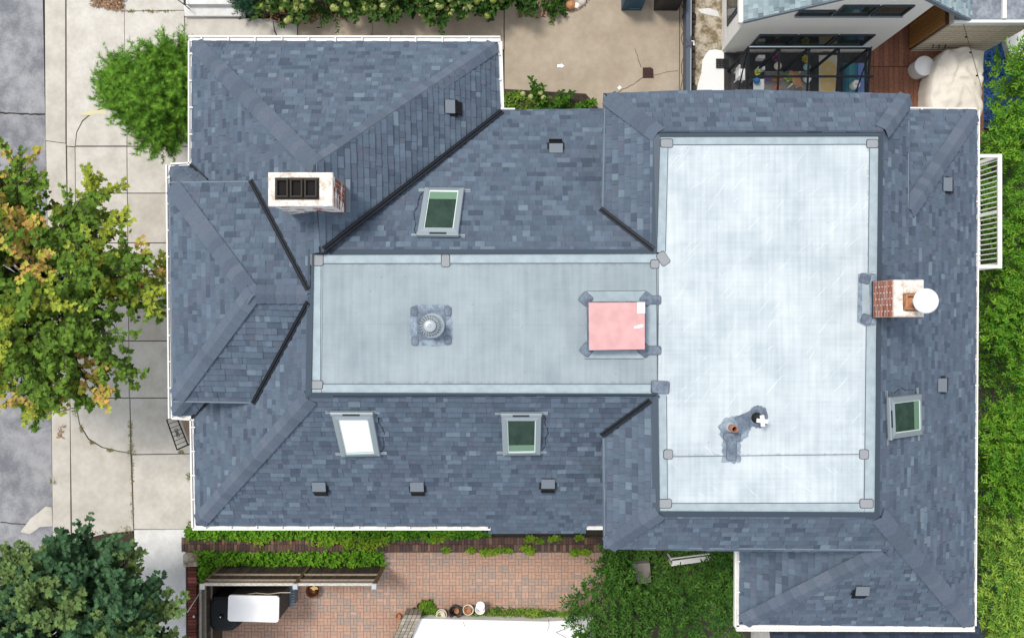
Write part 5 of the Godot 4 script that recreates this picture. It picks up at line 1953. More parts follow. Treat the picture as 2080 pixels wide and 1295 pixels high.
	var chd := thing("chair", "slatted wooden folding chair on the lattice rug", "chair", Vector3(cc.x, 0.06, cc.z))
	for k in 6:
		st = mb()
		st.set_color(Color(0.40, 0.23, 0.11) * rr(0.85, 1.15))
		box(st, Transform3D(Basis(Vector3.UP, 0.28), cc + Vector3(-0.12 + k * 0.047, 0, k * 0.012)), Vector3(0.038, 0.02, 0.46), 0.004)
		build(st, "slat", M.boards, chd)
	for k in 4:
		st = mb()
		var lp := cc + Vector3(-0.12 if k % 2 == 0 else 0.12, 0, -0.18 if k < 2 else 0.18)
		abox(st, Vector3(lp.x - 0.015, 0.062, lp.z - 0.015), Vector3(lp.x + 0.015, cc.y - 0.01, lp.z + 0.015))
		build(st, "leg", M.boards, chd)
	var balls := [[1537.7, 163, 0.10, Color(0.02, 0.12, 0.34), "glossy blue glazed globe on the pale table", 1, 0.5], [1537.7, 147, 0.10, Color(0.46, 0.62, 0.10), "lime green flower beside the blue globe", 0, 0.3],
		[1558, 160, 0.13, Color(0.20, 0.11, 0.38), "purple flower right of the blue globe", 0, 0.06], [1578, 160, 0.12, Color(0.55, 0.23, 0.05), "orange flower between the purple and green ones", 0, 0.06],
		[1600.5, 159, 0.12, Color(0.42, 0.66, 0.14), "bright green plant beside the wooden chair", 0, 0.06], [1639, 160, 0.13, Color(0.62, 0.68, 0.70), "silver grey globe right of the wooden chair", 1, 0.06],
		[1580, 134, 0.12, Color(0.72, 0.62, 0.48), "cream glazed globe in the middle of the greenhouse", 1, 0.06], [1639, 136, 0.11, Color(0.27, 0.50, 0.58), "pale blue glazed globe behind the silver one", 1, 0.06],
		[1576, 117, 0.13, Color(0.26, 0.05, 0.20), "magenta flower near the stucco wall", 0, 0.06], [1636, 120, 0.12, Color(0.52, 0.46, 0.06), "yellow flower near the stucco wall", 0, 0.06],
		[1578, 180, 0.12, Color(0.70, 0.26, 0.17), "coral flower by the roof edge", 0, 0.06]]
	for b in balls:
		var bp := at(b[0], b[1], b[6] + 0.1)
		bp.y = b[6]
		var o := thing("glazed_globe" if b[5] else "potted_flower", b[4], "ornament" if b[5] else "flower", bp)
		st = mb(true)
		if b[5]:
			lathe(st, bp, [Vector2(0.04, 0), Vector2(b[2], b[2] * 0.8), Vector2(b[2] * 0.95, b[2] * 1.3), Vector2(b[2] * 0.5, b[2] * 1.9), Vector2(b[2] * 0.3, b[2] * 1.92), Vector2(0, b[2] * 1.7)], 18)
			build(st, "globe", mat(Color(b[3]).linear_to_srgb(), 0.15), o)
		else:
			lathe(st, bp, [Vector2(0.05, 0), Vector2(0.075, 0.13), Vector2(0, 0.13)], 12)
			build(st, "pot", M.clay, o)
			st = mb()
			for k in 26:
				st.set_color(b[3] * rr(0.6, 1.2))
				var an := k * 2.4
				var el := rr(0.15, 1.3)
				var d := Vector3(cos(an) * cos(el), sin(el), sin(an) * cos(el))
				var s: Vector3 = d.cross(Vector3.UP).normalized() * b[2] * 0.28
				var c := bp + Vector3(0, 0.11, 0)
				tri(st, c, c + d * b[2] * 0.7 + s, c + d * b[2] * 1.15)
				tri(st, c, c + d * b[2] * 1.15, c + d * b[2] * 0.7 - s)
			build(st, "petals", M.vcol, o)
	var cn := at(1733, 175, 0.07)
	var lamp := thing("white_canister", "white canister with a central hole on the striped rug", "canister", cn)
	st = mb(true)
	lathe(st, cn, [Vector2(0.115, 0), Vector2(0.12, 0.02), Vector2(0.12, 0.26), Vector2(0.105, 0.275), Vector2(0.03, 0.27), Vector2(0.025, 0.18), Vector2(0, 0.18)], 24)
	build(st, "body", M.plastic_white, lamp)

func make_deck() -> void:
	var dk := thing("deck", "reddish-brown plank deck between greenhouse and annexe", "deck", Vector3(11.6, 0, -7.5))
	var x := 10.78
	var h := 0.12
	while x < 14.2:
		for s in [[-10.4, -7.62], [-7.605, -5.2]]:
			var st := mb()
			st.set_color(Color(0.30, 0.135, 0.085) * rr(0.82, 1.12))
			abox(st, Vector3(x, 0.06, s[0]), Vector3(x + 0.145, h + rr(-0.002, 0.002), s[1]), 0.005)
			build(st, "plank", M.boards, dk)
		x += 0.151
	# white drum
	var g := thing("white_drum", "short round white drum standing on the plank deck", "drum", at(1863, 143, h))
	var c := at(1863, 143, h)
	var st := mb(true)
	lathe(st, c, [Vector2(0.27, 0.0), Vector2(0.275, 0.02), Vector2(0.275, 0.44)], 36)
	build(st, "body", M.stucco_white, g)
	st = mb(true)
	lathe(st, c, [Vector2(0.275, 0.42), Vector2(0.292, 0.43), Vector2(0.292, 0.47), Vector2(0.28, 0.485), Vector2(0.0, 0.495)], 36)
	build(st, "lid", M.plastic_white, g)
	# tarp-covered tub
	g = thing("covered_tub", "bulky tub hidden under a creased beige tarpaulin", "covered tub", at(1940, 160, h))
	var outline := [[1889, 165], [1900, 128], [1916, 104], [1956, 98], [1994, 108], [1993, 160], [1991, 240], [1893, 240], [1886, 195]]
	var n := 46
	var pts := []
	var poly := PackedVector2Array()
	for p in outline:
		var q := at(p[0], p[1], 0.75)
		poly.append(Vector2(q.x, q.z))
	var cen := Vector2.ZERO
	for p in poly: cen += p / poly.size()
	var f := FastNoiseLite.new()
	f.seed = 12
	f.frequency = 1.0
	st = mb(true)
	var rings := 16
	var segs := 60
	var prev := []
	for r in rings + 3:
		var row := []
		for s in segs:
			var an := TAU * s / segs
			var dirv := Vector2(cos(an), sin(an))
			var hit := 0.5
			for i in poly.size():
				var e = Geometry2D.segment_intersects_segment(cen, cen + dirv * 5.0, poly[i], poly[(i + 1) % poly.size()])
				if e != null: hit = cen.distance_to(e)
			var t := minf(r / float(rings), 1.0)
			var q := cen + dirv * hit * t
			var y := 0.98 - 0.16 * pow(t, 2.5)
			# creases running over the top and pleats at the rim
			y += 0.07 * absf(sin((q.x * 3.2 - q.y * 1.1) + 1.6 * f.get_noise_2d(q.x * 0.8, q.y * 0.8) * 3.0)) * (0.3 + t)
			y += f.get_noise_2d(q.x * 2.0, q.y * 2.0) * 0.09
			if r > rings:
				var k := (r - rings) / 2.0
				y = lerpf(y, h + 0.02, k)
				q = cen + dirv * hit * (1.0 + 0.02 * sin(an * 14.0) * k + 0.02 * k)
			row.append(Vector3(q.x, y, q.y))
		if prev:
			for s in segs:
				var j := (s + 1) % segs
				if r == 1: tri(st, prev[0], row[s], row[j])
				else: quad(st, prev[s], row[s], row[j], prev[j])
		prev = row
	build(st, "tarpaulin", M.tarp, g)
	# string of lights
	g = thing("light_string", "black cable with small bulbs sagging over the tarpaulin", "string light", at(1960, 100, 2.3))
	st = mb(true)
	var cp := []
	var cr := []
	for i in 10:
		var t := i / 9.0
		cp.append(at(lerpf(1956, 1996, t), lerpf(42, 184, t), 2.6 - 1.3 * t - 0.3 * sin(t * PI)))
		cr.append(0.008)
	tube(st, cp, cr, 5)
	build(st, "cable", M.black, g)
	for i in [2, 4, 7]:
		st = mb(true)
		lathe(st, cp[i] + Vector3(0, -0.09, 0), [Vector2(0.0, 0), Vector2(0.03, 0.03), Vector2(0.02, 0.08), Vector2(0, 0.09)], 10)
		build(st, "bulb", M.black, g)
	# dark shingled roof of the house next door, lower right
	g = thing("garage", "dark shingled garage roof just beyond the lower gutter", "garage", Vector3(8.0, 0, 9.6))
	var pal := shingle_cols
	shingle_cols = [[Color(0.03, 0.042, 0.07), 50], [Color(0.04, 0.055, 0.085), 30], [Color(0.025, 0.033, 0.055), 20]]
	var fl := mb()
	slope3(g, fl, [Vector3(6.95, 2.7, 8.1), Vector3(12.6, 2.7, 8.1), Vector3(12.6, 3.9, 10.4), Vector3(6.95, 3.9, 10.4)], Vector3(5.0, 2.7, 8.1), Vector3(12.0, 2.7, 8.1), Vector3(8.0, 3.9, 10.4))
	build(fl, "shingle_field", M.shingle, g).set_meta("kind", "stuff")
	shingle_cols = pal
	st = mb()
	abox(st, Vector3(7.25, 0, 8.5), Vector3(12.3, 2.75, 10.2))
	build(st, "wall", M.stucco_white, g)

# ---------------------------------------------------------------- vegetation
var leaf_maple: ArrayMesh
var leaf_oval: ArrayMesh
var leaf_lance: ArrayMesh
var spray: ArrayMesh
var chip: ArrayMesh

func leaf_mesh(outline: Array, fold: float) -> ArrayMesh:
	# outline: half outline points (x>=0), from stem (y=0) to tip; mirrored, folded along the midrib
	var st := mb()
	var n := outline.size()
	for s in [-1.0, 1.0]:
		for i in n - 1:
			var a := Vector3(outline[i].x * s, outline[i].x * fold, -outline[i].y)
			var b := Vector3(outline[i + 1].x * s, outline[i + 1].x * fold, -outline[i + 1].y)
			var m := Vector3(0, 0, -outline[mini(i + 1, n - 1)].y)
			var m0 := Vector3(0, 0, -outline[i].y)
			if outline[i].x > 0.001: tri(st, m0, a, b)
			if outline[i + 1].x > 0.001: tri(st, m0, b, m)
	return finish(st)

func make_leaf_meshes() -> void:
	leaf_maple = leaf_mesh([Vector2(0, 0), Vector2(0.22, -0.02), Vector2(0.46, 0.12), Vector2(0.24, 0.3), Vector2(0.56, 0.55), Vector2(0.24, 0.55), Vector2(0.2, 0.75), Vector2(0, 1.0)], 0.25)
	leaf_oval = leaf_mesh([Vector2(0, 0), Vector2(0.26, 0.25), Vector2(0.3, 0.5), Vector2(0.18, 0.8), Vector2(0, 1)], 0.3)
	leaf_lance = leaf_mesh([Vector2(0, 0), Vector2(0.15, 0.3), Vector2(0.14, 0.6), Vector2(0, 1)], 0.35)
	var st := mb()
	for k in 7:
		var an := (k - 3) * 0.27
		var d := Vector3(sin(an), 0.12 * sin(k * 2.0), -cos(an))
		var s := Vector3(cos(an), 0, sin(an)) * 0.045
		var o := Vector3(0, 0, -0.25 * (1.0 - absf(k - 3) / 3.0))
		tri(st, o - s, o + d * 0.75, o + s)
	spray = finish(st)
	st = mb()
	box(st, Transform3D(), Vector3(0.1, 0.012, 0.025), 0.0)
	chip = finish(st)

func scatter(parent: Node, n: String, mesh: Mesh, m: Material, xf: Array, cols: Array, label := "") -> MultiMeshInstance3D:
	var mm := MultiMesh.new()
	mm.transform_format = MultiMesh.TRANSFORM_3D
	mm.use_colors = true
	mm.mesh = mesh
	mm.instance_count = xf.size()
	for i in xf.size():
		mm.set_instance_transform(i, xf[i])
		mm.set_instance_color(i, cols[i])
	var o := MultiMeshInstance3D.new()
	o.name = numbered(n) if parent == self else n
	o.multimesh = mm
	o.material_override = m
	o.set_meta("kind", "stuff")
	if parent != self: o.transform = origin_of(parent).affine_inverse()
	parent.add_child(o, true)
	return o

func leaf_basis(dirv: Vector3, up: Vector3, size: float) -> Basis:
	var z := -dirv.normalized()
	var x := up.cross(z)
	if x.length() < 0.05: x = Vector3.RIGHT.cross(z)
	x = x.normalized()
	return Basis(x * size, z.cross(x) * size, z * size)

func rnd_unit() -> Vector3:
	var v := Vector3(rng.randfn(), rng.randfn(), rng.randfn())
	return v.normalized()

# tree: trunk, limbs and twigs; leaves set along the twigs
func tree(n: String, label: String, cat: String, base: Vector3, crown: Vector3, rad: Vector3, limbs: int, twigs: int, leaves: int, size: float, mesh: Mesh, colour: Callable, droop := 0.1, spread := 0.34) -> void:
	var g := thing(n, label, cat, base)
	var st := mb(true)
	var fork := base.lerp(crown, 0.5)
	tube(st, [base, base.lerp(fork, 0.5) + Vector3(0.05, 0, 0.03), fork], [0.17, 0.14, 0.12], 9)
	build(st, "trunk", M.bark, g)
	var xf := []
	var cols := []
	st = mb(true)
	for i in limbs:
		# limbs fan over the upper half of the crown
		var an := i * 2.39996 + rr(-0.25, 0.25)
		var t := (i + 0.5) / limbs
		var el := lerpf(1.25, -0.25, pow(t, 0.75))
		var d := Vector3(cos(an) * cos(el), sin(el), sin(an) * cos(el))
		var tip := crown + d * rad * rr(0.72, 1.02)
		var mid := fork.lerp(tip, 0.5) + Vector3(0, 0.1, 0) + rnd_unit() * 0.15
		tube(st, [fork, mid, tip], [0.065, 0.035, 0.008], 5)
		var tone := rng.randf()
		for k in twigs:
			var q := rr(-0.1, 1.0)
			var o := mid.lerp(tip, q) if k > 1 else tip
			var dd := ((tip - mid).normalized() * 0.9 + rnd_unit() * 0.95)
			dd.y = dd.y * 0.5 + 0.12
			dd = dd.normalized()
			var L := rr(0.35, 0.8) * spread / 0.34
			var e := o + dd * L
			tube(st, [o, e], [0.012, 0.003], 4)
			for z in leaves:
				var f := rr(0.2, 1.05)
				var side := dd.cross(Vector3.UP).normalized() * (1.0 if z % 2 == 0 else -1.0)
				var ld := (dd * rr(0.2, 1.1) + side * rr(0.4, 1.1) + rnd_unit() * 0.35)
				ld.y = ld.y * 0.6 - droop
				var p := o + dd * L * f + rnd_unit() * 0.07
				var up := (Vector3.UP + rnd_unit() * 0.55).normalized()
				xf.append(Transform3D(leaf_basis(ld, up, size * rr(0.7, 1.2)), p))
				cols.append(colour.call(tone, p, z))
	build(st, "limbs", M.bark, g)
	scatter(g, "crown", mesh, M.leaf, xf, cols)

# shrub: leaves filling an uneven mound; `blobs` are lobes [centre, radii]
func shrub(n: String, label: String, cat: String, base: Vector3, lobes: Array, per: int, size: float, mesh: Mesh, colour: Callable, group := "", stems := 6, up_bias := 0.5) -> Node3D:
	var g := thing(n, label, cat, base, group)
	var st := mb(true)
	var tips := []
	for i in stems:
		var l = lobes[i % lobes.size()]
		var e: Vector3 = l[0] + rnd_unit() * l[1] * 0.5
		tube(st, [base + Vector3(rr(-0.08, 0.08), 0, rr(-0.08, 0.08)), base.lerp(e, 0.5) + rnd_unit() * 0.08, e], [0.03, 0.022, 0.006], 5)
	build(st, "stem", M.bark, g)
	var xf := []
	var cols := []
	for l in lobes:
		var twn := maxi(3, per / 14)
		for t in twn:
			var d := rnd_unit()
			d.y = absf(d.y) * 0.9 + rr(-0.25, 0.1)
			d = d.normalized()
			var o: Vector3 = l[0] + d * l[1] * rr(0.45, 0.9)
			var dd := (d + rnd_unit() * 0.55 + Vector3(0, 0.25, 0)).normalized()
			var L: float = size * rr(1.8, 4.0)
			var tone := rng.randf()
			for z in 14:
				var f := z / 13.0
				var side := dd.cross(Vector3.UP).normalized().rotated(dd, z * 2.4)
				var ld := dd * 0.7 + side * 0.9 + rnd_unit() * 0.3
				var up := (Vector3.UP * up_bias * 2.0 + dd * 0.5 + rnd_unit() * 0.5).normalized()
				var p := o + dd * L * f
				if p.y < 0.05: p.y = rr(0.05, 0.15)
				xf.append(Transform3D(leaf_basis(ld, up, size * rr(0.7, 1.15)), p))
				cols.append(colour.call(tone, p, z))
	scatter(g, "foliage", mesh, M.leaf, xf, cols)
	return g

func ground_cover(n: String, label: String, polys: Array, count: int, h0: float, h1: float, size: float, mesh: Mesh, colour: Callable) -> void:
	var xf := []
	var cols := []
	var f := FastNoiseLite.new()
	f.seed = count
	f.frequency = 0.9
	for poly in polys:
		var pv := PackedVector2Array()
		var lo := Vector2(1e9, 1e9)
		var hi := -lo
		for p in poly:
			pv.append(Vector2(p[0], p[1]))
			lo = lo.min(pv[-1]); hi = hi.max(pv[-1])
		var got := 0
		var tries := 0
		while got < count and tries < count * 6:
			tries += 1
			var q := Vector2(rr(lo.x, hi.x), rr(lo.y, hi.y))
			if not Geometry2D.is_point_in_polygon(q, pv): continue
			got += 1
			var nz := f.get_noise_2d(q.x * 0.03, q.y * 0.03)
			var w := at(q.x, q.y, lerpf(h0, h1, clampf(0.5 + nz, 0, 1) * rng.randf()))
			var d := Vector3(rng.randfn(), rr(-0.3, 0.5), rng.randfn()).normalized()
			xf.append(Transform3D(leaf_basis(d, (Vector3.UP + rnd_unit() * 0.5).normalized(), size * rr(0.6, 1.2)), w))
			cols.append(colour.call(clampf(0.5 + nz, 0, 1), w, got))
	var o := scatter(self, n, mesh, M.leaf, xf, cols)
	o.set_meta("label", label)
	o.set_meta("category", "plants")

func mixc(a: Color, b: Color, t: float) -> Color:
	var j := rr(0.8, 1.2)
	var c := a.lerp(b, clampf(t, 0, 1))
	return Color(c.r * j, c.g * j, c.b * j)

func make_vegetation() -> void:
	make_leaf_meshes()
	# maple turning colour over the street
	var G1 := Color(0.12, 0.205, 0.028)
	var G2 := Color(0.32, 0.36, 0.045)
	var OR := Color(0.50, 0.27, 0.10)
	tree("maple_tree", "maple tree with green leaves turning orange, overhanging the street", "tree", at(128, 585, 0), at(14, 585, 5.2), Vector3(3.75, 1.5, 2.95), 96, 18, 19, 0.12, leaf_maple,
		func(tone: float, _p: Vector3, _z: int) -> Color:
			if tone > 0.78: return mixc(G2, OR, rr(-0.1, 1.0))
			if tone > 0.5: return mixc(G1, G2, rr(0.3, 1.0))
			return mixc(Color(0.055, 0.115, 0.02), G1, rr(0.2, 1.0)), 0.15, 0.36)
	tree("maple_tree", "dark green maple tree with dense crown in the lower corner", "tree", at(205, 1180, 0), at(150, 1285, 4.2), Vector3(2.55, 1.4, 2.4), 90, 19, 18, 0.13, leaf_maple,
		func(tone: float, _p: Vector3, _z: int) -> Color:
			if tone > 0.75: return mixc(Color(0.08, 0.15, 0.05), Color(0.13, 0.19, 0.06), rr(0.2, 1.0))
			return mixc(Color(0.035, 0.082, 0.04), Color(0.065, 0.135, 0.06), rr(0, 1)), 0.12, 0.3)
	# feathery evergreen beside the house corner
	var lobes := []
	for p in [[290, 165, 3.0, 0.75], [330, 130, 3.2, 0.6], [345, 200, 3.4, 0.75], [260, 200, 2.6, 0.62], [300, 235, 2.7, 0.72], [350, 250, 2.9, 0.6], [250, 150, 2.4, 0.5], [330, 285, 2.2, 0.45], [370, 110, 3.2, 0.5], [375, 170, 3.4, 0.6], [235, 175, 2.1, 0.42], [300, 190, 3.3, 0.75]]:
		lobes.append([at(lerpf(322, p[0], 0.82), lerpf(200, p[1], 0.82), p[2]), Vector3(p[3], p[3] * 0.9, p[3]) * 0.82])
	shrub("evergreen_bush", "feathery bright green evergreen bush at the house corner", "bush", at(345, 235, 0), lobes, 1500, 0.17, spray,
		func(tone: float, _p: Vector3, _z: int) -> Color: return mixc(Color(0.065, 0.17, 0.02), Color(0.15, 0.30, 0.035), tone + rr(-0.2, 0.2)), "", 12, 0.35)
	# hedge of leafy shrubs along the right-hand side
	var k := 0
	var names2 := ["topmost shrub of the hedge, beside the blue pebbles", "hedge shrub beside the upper end of the white balcony", "hedge shrub beside the lower end of the white balcony", "hedge shrub just below the white balcony", "hedge shrub level with the brick chimney's gutter", "hedge shrub level with the right-hand skylight", "hedge shrub right of the lower roof corner", "lighter feathery shrub at the hedge's lower end", "last shrub at the bottom of the hedge"]
	for v in [175, 320, 455, 590, 720, 860, 1000, 1130, 1255]:
		lobes = []
		for i in 7:
			var hgt := rr(1.6, 3.1)
			var uu := rr(2018, 2120) if i > 2 else rr(2030, 2080)
			if v < 250: uu += 32
			lobes.append([at(uu, v + rr(-65, 65), hgt), Vector3(rr(0.5, 0.75), rr(0.4, 0.6), rr(0.5, 0.8))])
		lobes.append([at(2010 + (34 if v < 250 else 0), v + rr(-40, 40), 1.0), Vector3(0.5, 0.4, 0.9)])
		var fe: bool = v > 1050
		shrub("hedge_shrub", names2[k], "shrub", at(2045, v, 0), lobes, 800, 0.125 if not fe else 0.12, leaf_lance,
			func(tone: float, _p: Vector3, _z: int) -> Color:
				if fe: return mixc(Color(0.08, 0.20, 0.03), Color(0.25, 0.38, 0.055), tone + rr(-0.2, 0.2))
				return mixc(Color(0.055, 0.175, 0.018), Color(0.16, 0.31, 0.03), tone + rr(-0.25, 0.25)), "shrubs of the hedge along the right side", 7, 0.5)
		k += 1
	ground_cover("undergrowth", "leafy green undergrowth between the hedge shrubs and the house", [[[1975, 255], [2110, 255], [2110, 1310], [1985, 1310]]], 6500, 0.05, 0.9, 0.13, leaf_lance,
		func(t: float, _p: Vector3, _z: int) -> Color: return mixc(Color(0.045, 0.14, 0.016), Color(0.09, 0.22, 0.025), t + rr(-0.2, 0.2)))
	# broad shrub between patio and wing
	lobes = []
	for i in 16:
		lobes.append([at(rr(1215, 1450), rr(1195, 1320), rr(0.9, 1.9)), Vector3(rr(0.4, 0.65), rr(0.35, 0.5), rr(0.4, 0.65))])
	for p in [[1250, 1160, 0.9], [1240, 1135, 0.6], [1470, 1180, 1.6], [1440, 1210, 1.9], [1490, 1150, 2.2], [1480, 1225, 2.6], [1485, 1260, 2.4], [1465, 1140, 1.2], [1190, 1215, 0.8], [1185, 1262, 1.0], [1205, 1290, 1.3]]:
		lobes.append([at(p[0], p[1], p[2]), Vector3(0.42, 0.35, 0.42)])
	shrub("laurel_shrub", "wide glossy green shrub filling the gap between patio and wing", "shrub", at(1330, 1235, 0), lobes, 470, 0.135, leaf_lance,
		func(tone: float, _p: Vector3, _z: int) -> Color: return mixc(Color(0.034, 0.098, 0.02), Color(0.07, 0.155, 0.026), tone + rr(-0.2, 0.2)), "", 12, 0.45)
	ground_cover("ground_ivy", "low dark groundcover in the shade below the upper roof eave", [[[1222, 1100], [1500, 1100], [1500, 1215], [1230, 1215]]], 2600, 0.02, 0.3, 0.12, leaf_oval,
		func(t: float, _p: Vector3, _z: int) -> Color: return mixc(Color(0.05, 0.13, 0.022), Color(0.08, 0.17, 0.03), t))
	# ivy beside the brick walk
	ground_cover("ivy", "bright green ivy creeping over the brick walk below the gutter", [[[375, 1072], [780, 1074], [980, 1074], [1000, 1090], [900, 1094], [780, 1096], [640, 1094], [470, 1096], [380, 1094]],
		[[395, 1120], [560, 1122], [775, 1120], [782, 1150], [700, 1158], [560, 1156], [440, 1156], [416, 1180], [404, 1184]]], 2800, 0.03, 0.42, 0.105, leaf_oval,
		func(t: float, _p: Vector3, _z: int) -> Color: return mixc(Color(0.055, 0.17, 0.014), Color(0.13, 0.29, 0.022), t + rr(-0.3, 0.3)))
	var tufts := []
	for i in 26:
		var u := rr(385, 1200)
		var r := rr(10, 34) if u < 800 else rr(6, 16)
		var v := rr(1092, 1112) if u < 800 else (rr(1114, 1122) if rng.randf() < 0.6 else rr(1090, 1098))
		var pl := []
		for j in 9:
			var a := TAU * j / 9
			pl.append([u + cos(a) * r * rr(0.6, 1.2), v + sin(a) * r * 0.4 * rr(0.6, 1.2)])
		tufts.append(pl)
	ground_cover("ivy", "loose ivy trails lying across the brown bricks of the walk", tufts, 85, 0.08, 0.2, 0.095, leaf_oval,
		func(t: float, _p: Vector3, _z: int) -> Color: return mixc(Color(0.06, 0.17, 0.012), Color(0.22, 0.32, 0.03), t * 0.8 + rr(-0.1, 0.3)))
	ground_cover("weeds", "strip of green weeds along the white slab", [[[865, 1236], [905, 1250], [985, 1245], [1000, 1234], [1060, 1236], [1150, 1240], [1190, 1240], [1200, 1252], [1090, 1258], [960, 1256], [860, 1254]], [[858, 1222], [876, 1220], [886, 1240], [880, 1252], [850, 1248]]], 1300, 0.03, 0.28, 0.10, leaf_lance,
		func(t: float, _p: Vector3, _z: int) -> Color: return mixc(Color(0.04, 0.12, 0.012), Color(0.17, 0.28, 0.03), t))
	# joint weeds on the pavement
	var wj := []
	for p in [[264, 862, 5, 10], [264, 880, 4, 8], [266, 905, 4, 12], [266, 920, 9, 7], [268, 960, 2.5, 30], [268, 1030, 3, 40], [367, 918, 7, 4], [382, 967, 3.5, 8], [384, 1068, 5, 12], [152, 838, 8, 8], [164, 870, 3, 8], [186, 898, 5, 4], [222, 914, 7, 3], [300, 22, 14, 2], [335, 22, 22, 1.6], [265, 22, 8, 2], [103, 977, 2, 5], [215, 1082, 40, 6], [255, 1076, 14, 8]]:
		var pl := []
		for j in 8:
			var a := TAU * j / 8
			pl.append([p[0] + cos(a) * p[2], p[1] + sin(a) * p[3]])
		wj.append(pl)
	ground_cover("joint_weeds", "small tufts of weeds growing in the pavement joints", wj, 46, 0.04, 0.09, 0.055, leaf_lance,
		func(t: float, _p: Vector3, _z: int) -> Color: return mixc(Color(0.10, 0.14, 0.03), Color(0.28, 0.24, 0.10), t * 0.6 + rr(0, 0.4)))
	ground_cover("fallen_leaves", "pale brown pine litter heaped at the top of the boulevard", [[[176, -20], [250, -20], [250, 20], [225, 20], [205, 14], [188, 12]]], 700, 0.05, 0.14, 0.11, leaf_lance,
		func(_t: float, _p: Vector3, _z: int) -> Color: return mixc(Color(0.22, 0.12, 0.07), Color(0.46, 0.31, 0.2), rng.randf()))
	ground_cover("fallen_leaves", "few dry brown leaves lying in the gutter pan by the street", [[[116, 862], [128, 862], [128, 890], [118, 890]], [[108, 560], [140, 560], [146, 700], [112, 700]], [[270, 930], [276, 930], [276, 1070], [270, 1070]]], 26, -0.03, 0.05, 0.07, leaf_oval,
		func(_t: float, _p: Vector3, _z: int) -> Color: return mixc(Color(0.24, 0.12, 0.05), Color(0.42, 0.26, 0.12), rng.randf()))
	# mulch
	var xf := []
	var cols := []
	for poly in [[[496, 10], [700, 10], [700, 35], [606, 50], [600, 54], [560, 50], [540, 40], [500, 38]], [[1060, -5], [1200, -5], [1196, 12], [1150, 22], [1100, 36], [1050, 36]]]:
		var pv := PackedVector2Array()
		for p in poly: pv.append(Vector2(p[0], p[1]))
		for i in 1500:
			var q := Vector2(rr(490, 1210), rr(-10, 56))
			if not Geometry2D.is_point_in_polygon(q, pv): continue
			xf.append(Transform3D(Basis.from_euler(Vector3(rr(-0.3, 0.3), rr(0, TAU), rr(-0.3, 0.3))).scaled(Vector3.ONE * rr(0.5, 1.5)), at(q.x, q.y, rr(0.06, 0.13))))
			cols.append(mixc(Color(0.10, 0.045, 0.02), Color(0.52, 0.34, 0.18), pow(rng.randf(), 1.8)))
	var mu := scatter(self, "mulch", chip, M.chips, xf, cols)
	mu.set_meta("label", "reddish-brown bark mulch in the bed by the steps")
	mu.set_meta("category", "mulch")
	# hydrangeas
	var head := mb(true)
	for i in 34:
		var y := 1.0 - (i + 0.5) / 17.0
		if y < -0.55: continue
		var a := i * 2.39996
		var r := sqrt(1 - y * y)
		var c := Vector3(cos(a) * r, y * 0.8, sin(a) * r) * 0.075
		var nrm := c.normalized()
		var t1 := nrm.cross(Vector3(0.3, 0.9, 0.2)).normalized() * 0.026
		var t2 := nrm.cross(t1).normalized() * 0.026
		for s in 4:
			var d := t1.rotated(nrm, s * PI / 2 + i)
			var e := t1.rotated(nrm, s * PI / 2 + PI / 4 + i)
			var f2 := t1.rotated(nrm, s * PI / 2 - PI / 4 + i)
			tri(head, c * 0.9, c + e * 0.8, c + d * 1.25)
			tri(head, c * 0.9, c + d * 1.25, c + f2 * 0.8)
	var core := mb(true)
	lathe(head, Vector3.ZERO, [Vector2(0.0, -0.04), Vector2(0.06, -0.01), Vector2(0.062, 0.02), Vector2(0.0, 0.058)], 8)
	var hm := finish(head)
	var hmats := [mat(lin(0.36, 0.42, 0.13), 0.9), mat(lin(0.44, 0.48, 0.19), 0.9), mat(lin(0.29, 0.36, 0.09), 0.9)]
	var hl := ["hydrangea shrub at the mulch end, pale green flower heads", "hydrangea shrub second from the mulch, pale green flower heads", "hydrangea shrub in the middle of the row above the gutter", "hydrangea shrub second from the driveway end of the row", "hydrangea shrub at the driveway end of the row"]
	k = 0
	for c in [[590, 12], [725, 8], [822, 6], [925, 14], [1012, 6]]:
		lobes = []
		for i in 6:
			lobes.append([at(c[0] + rr(-48, 48), c[1] + rr(-34, 4), rr(0.5, 0.85)), Vector3(0.5, 0.33, 0.36)])
		if k == 0: lobes = [[at(590, 8, 0.6), Vector3(0.6, 0.3, 0.5)], [at(545, -6, 0.6), Vector3(0.4, 0.3, 0.3)], [at(605, -14, 0.8), Vector3(0.5, 0.3, 0.4)]]
		var g := shrub("hydrangea", hl[k], "shrub", at(c[0], c[1] - 5, 0), lobes, 210, 0.15, leaf_oval,
			func(tone: float, _p: Vector3, _z: int) -> Color: return mixc(Color(0.02, 0.055, 0.012), Color(0.06, 0.12, 0.025), tone), "hydrangeas in a row above the gutter", 6, 0.6)
		for i in 52:
			var l = pick(lobes)
			var d := rnd_unit()
			d.y = absf(d.y)
			d.z = d.z * 0.8 + 0.25
			var p: Vector3 = l[0] + d.normalized() * l[1] * rr(1.1, 1.35) + Vector3(0, 0.1, 0)
			if k == 0 and p.x < -7.4: continue
			put(hm, "flower_head", pick(hmats), g, Transform3D(Basis.from_euler(Vector3(rr(-0.4, 0.4), rr(0, TAU), rr(-0.4, 0.4))).scaled(Vector3.ONE * rr(0.9, 1.45)), p))
		k += 1
	shrub("conifer_shrub", "small dark conifer beside the concrete steps", "shrub", at(520, -2, 0), [[at(515, -2, 0.4), Vector3(0.45, 0.3, 0.3)], [at(500, 4, 0.35), Vector3(0.2, 0.2, 0.2)]], 500, 0.13, spray,
		func(tone: float, _p: Vector3, _z: int) -> Color: return mixc(Color(0.015, 0.05, 0.03), Color(0.04, 0.10, 0.05), tone), "", 4, 0.5)
